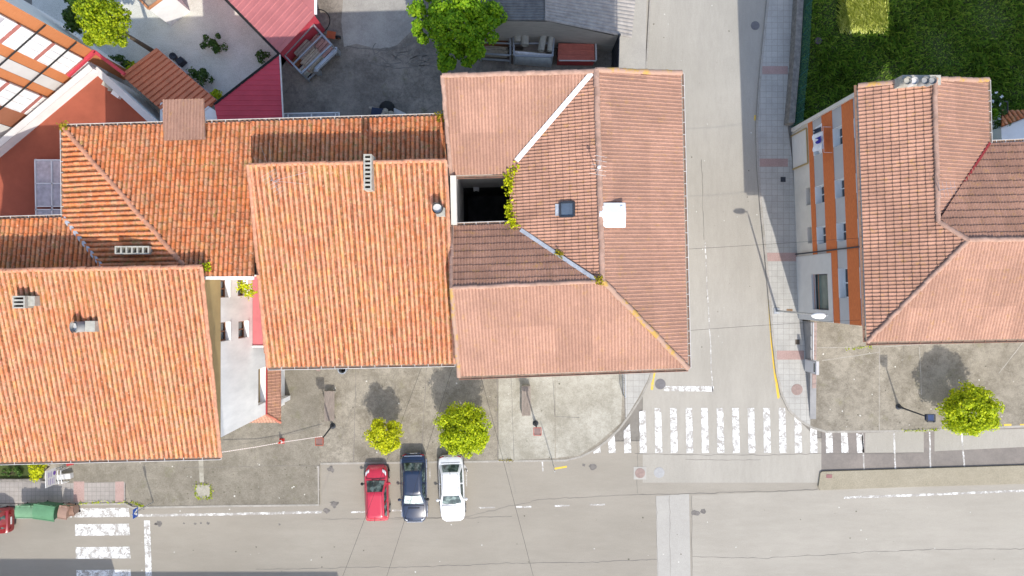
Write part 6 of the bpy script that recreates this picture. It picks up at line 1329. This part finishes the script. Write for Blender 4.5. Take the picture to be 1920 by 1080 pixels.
for k in range(14):
    if k in (8,): continue
    f0, f1_ = k / 14 * .68, (k + .92) / 14 * .68; a, c2 = A.lerp(B_, f0) + Vector((0, 0, h0 + (h1 - h0) * f0)), A.lerp(B_, f1_) + Vector((0, 0, h0 + (h1 - h0) * f1_)); tl.beam((a + nx * .62), (c2 + nx * .62), .26, .05)
tl.build('coping_tile', m_rust, t); mb = MB(); a, c2 = A + Vector((.03, 0, h0 + .35)), A.lerp(B_, .42) + Vector((.03, 0, h0 + (h1 - h0) * .42 + .35)); mb.beam(a, c2, .05, .05); [mb.beam(a.lerp(c2, f) - Vector((0, 0, .36)), a.lerp(c2, f), .04, .04, up=Vector((0, 1, 0))) for f in (0, .33, .66, 1)]; mb.build('handrail', m_metal, t)
# overhead cables
def cable(label, a, b, sag, r=.009):
    pts = [a.lerp(b, k / 16) - Vector((0, 0, sag * (1 - (2 * k / 16 - 1) ** 2))) for k in range(17)]; tag(MB().tube(pts, r, 5).build('overhead_cable', m_black), label, 'cable', 'overhead cables')
cable('thin overhead cable running down left of the dark blue saloon across the road', W(848, 690, 9.8), W(690, 1190, 7.0), .5); cable('thin overhead cable running down behind the red hatchback across the road', W(790, 690, 9.6), W(600, 1190, 7.0), .5); cable('thin overhead cable running down right of the white saloon across the road', W(900, 700, 10.0), W(1030, 1200, 7.2), .5)
cable('thin cable crossing the side street from the pink roof to the brick and grey block', W(1288, 467, 10.5), W(1612, 446, 9.8), .5, .008); cable('lower thin cable crossing the side street near the stop line', W(1288, 620, 10.3), W(1612, 600, 9.6), .5, .008)
# houses on the far side of the road, whose shadows reach into the street
for (x0, x1, y0, h, lab) in ((-420, 266, 1241, 8.0, 'plain house across the road whose shadow falls on the left crosswalk'), (275, 689, 1265, 8.0, 'plain house across the road, shading the road edge right of the crosswalk')):
    t = thing('street_house', lab, 'house', W((x0 + x1) / 2, y0 + 120, 0)); a, c2 = W(x0, y0), W(x1, y0 + 240)
    mb = MB(); mb.prism([(a.x, a.y), (c2.x, a.y), (c2.x, c2.y), (a.x, c2.y)], 0, h - .2); mb.build('wall', m_cream, t); mb = MB(); mb.box(((a.x + c2.x) / 2, (a.y + c2.y) / 2, h - .1), (c2.x - a.x + .01, a.y - c2.y + .01, .2)); mb.build('cornice', m_white, t)
    cxm, rzm = (a.y + c2.y) / 2, h + 1.2; mb = MB(); mb.face([(a.x, a.y, h), (c2.x, a.y, h), (c2.x, cxm, rzm), (a.x, cxm, rzm)]); mb.face([(a.x, cxm, rzm), (c2.x, cxm, rzm), (c2.x, c2.y, h), (a.x, c2.y, h)]); mb.build('roof', m_ridge_o, t)
    n = max(2, int((c2.x - a.x) / 3)); 
    for k in range(n):
        for z in (1.2, 4.4):
            p = Vector((a.x + (k + .5) * (c2.x - a.x) / n, a.y + .01, z + .7)); w = MB().box(p, (1.0, .06, 1.4)).build('window', m_whitemetal, t); MB().box(p + Vector((0, .035, 0)), (.84, .02, 1.24)).build('pane', m_glass, w)
# plain windows on the street fronts that face away from the drone
def front(parent, A, B, n, levels, out):
    A = Vector((A.x, A.y, 0)); B = Vector((B.x, B.y, 0)); d = (B - A).normalized(); a = math.atan2(d.y, d.x)
    for k in range(n):
        for z in levels:
            p = A.lerp(B, (k + .5) / n) + out * .02 + Vector((0, 0, z + .7)); w = MB().box(p, (1.1, .10, 1.4), a).build('window', m_whitemetal, parent)
            MB().box(p + out * .045, (.92, .03, 1.22), a).build('pane', m_glass, w)
dn = Vector((0, -1, 0))
front(hA, Vector((-26, yS, 0)), Vector((xw - .6, yS, 0)), 5, (4.6, 7.6), dn)
front(hB, SB[3] + i_, SB[2] + i_, 5, (1.2, 4.4, 7.4), dn)
front(hC, Sc[3] + Vector((.05, .5, 0)), Sc[2] + Vector((-.5, .5, 0)), 6, (1.2, 4.4, 7.6), dn)
front(hC, Er[2] + Vector((-.5, .5, 0)), Er[1] + Vector((-.5, 0, 0)), 6, (1.2, 4.4, 7.6), Vector((1, 0, 0)))
front(hD, FB, Vector((45, FB.y + .3, 0)), 7, (1.2, 3.4, 6.2, 8.6), dn)
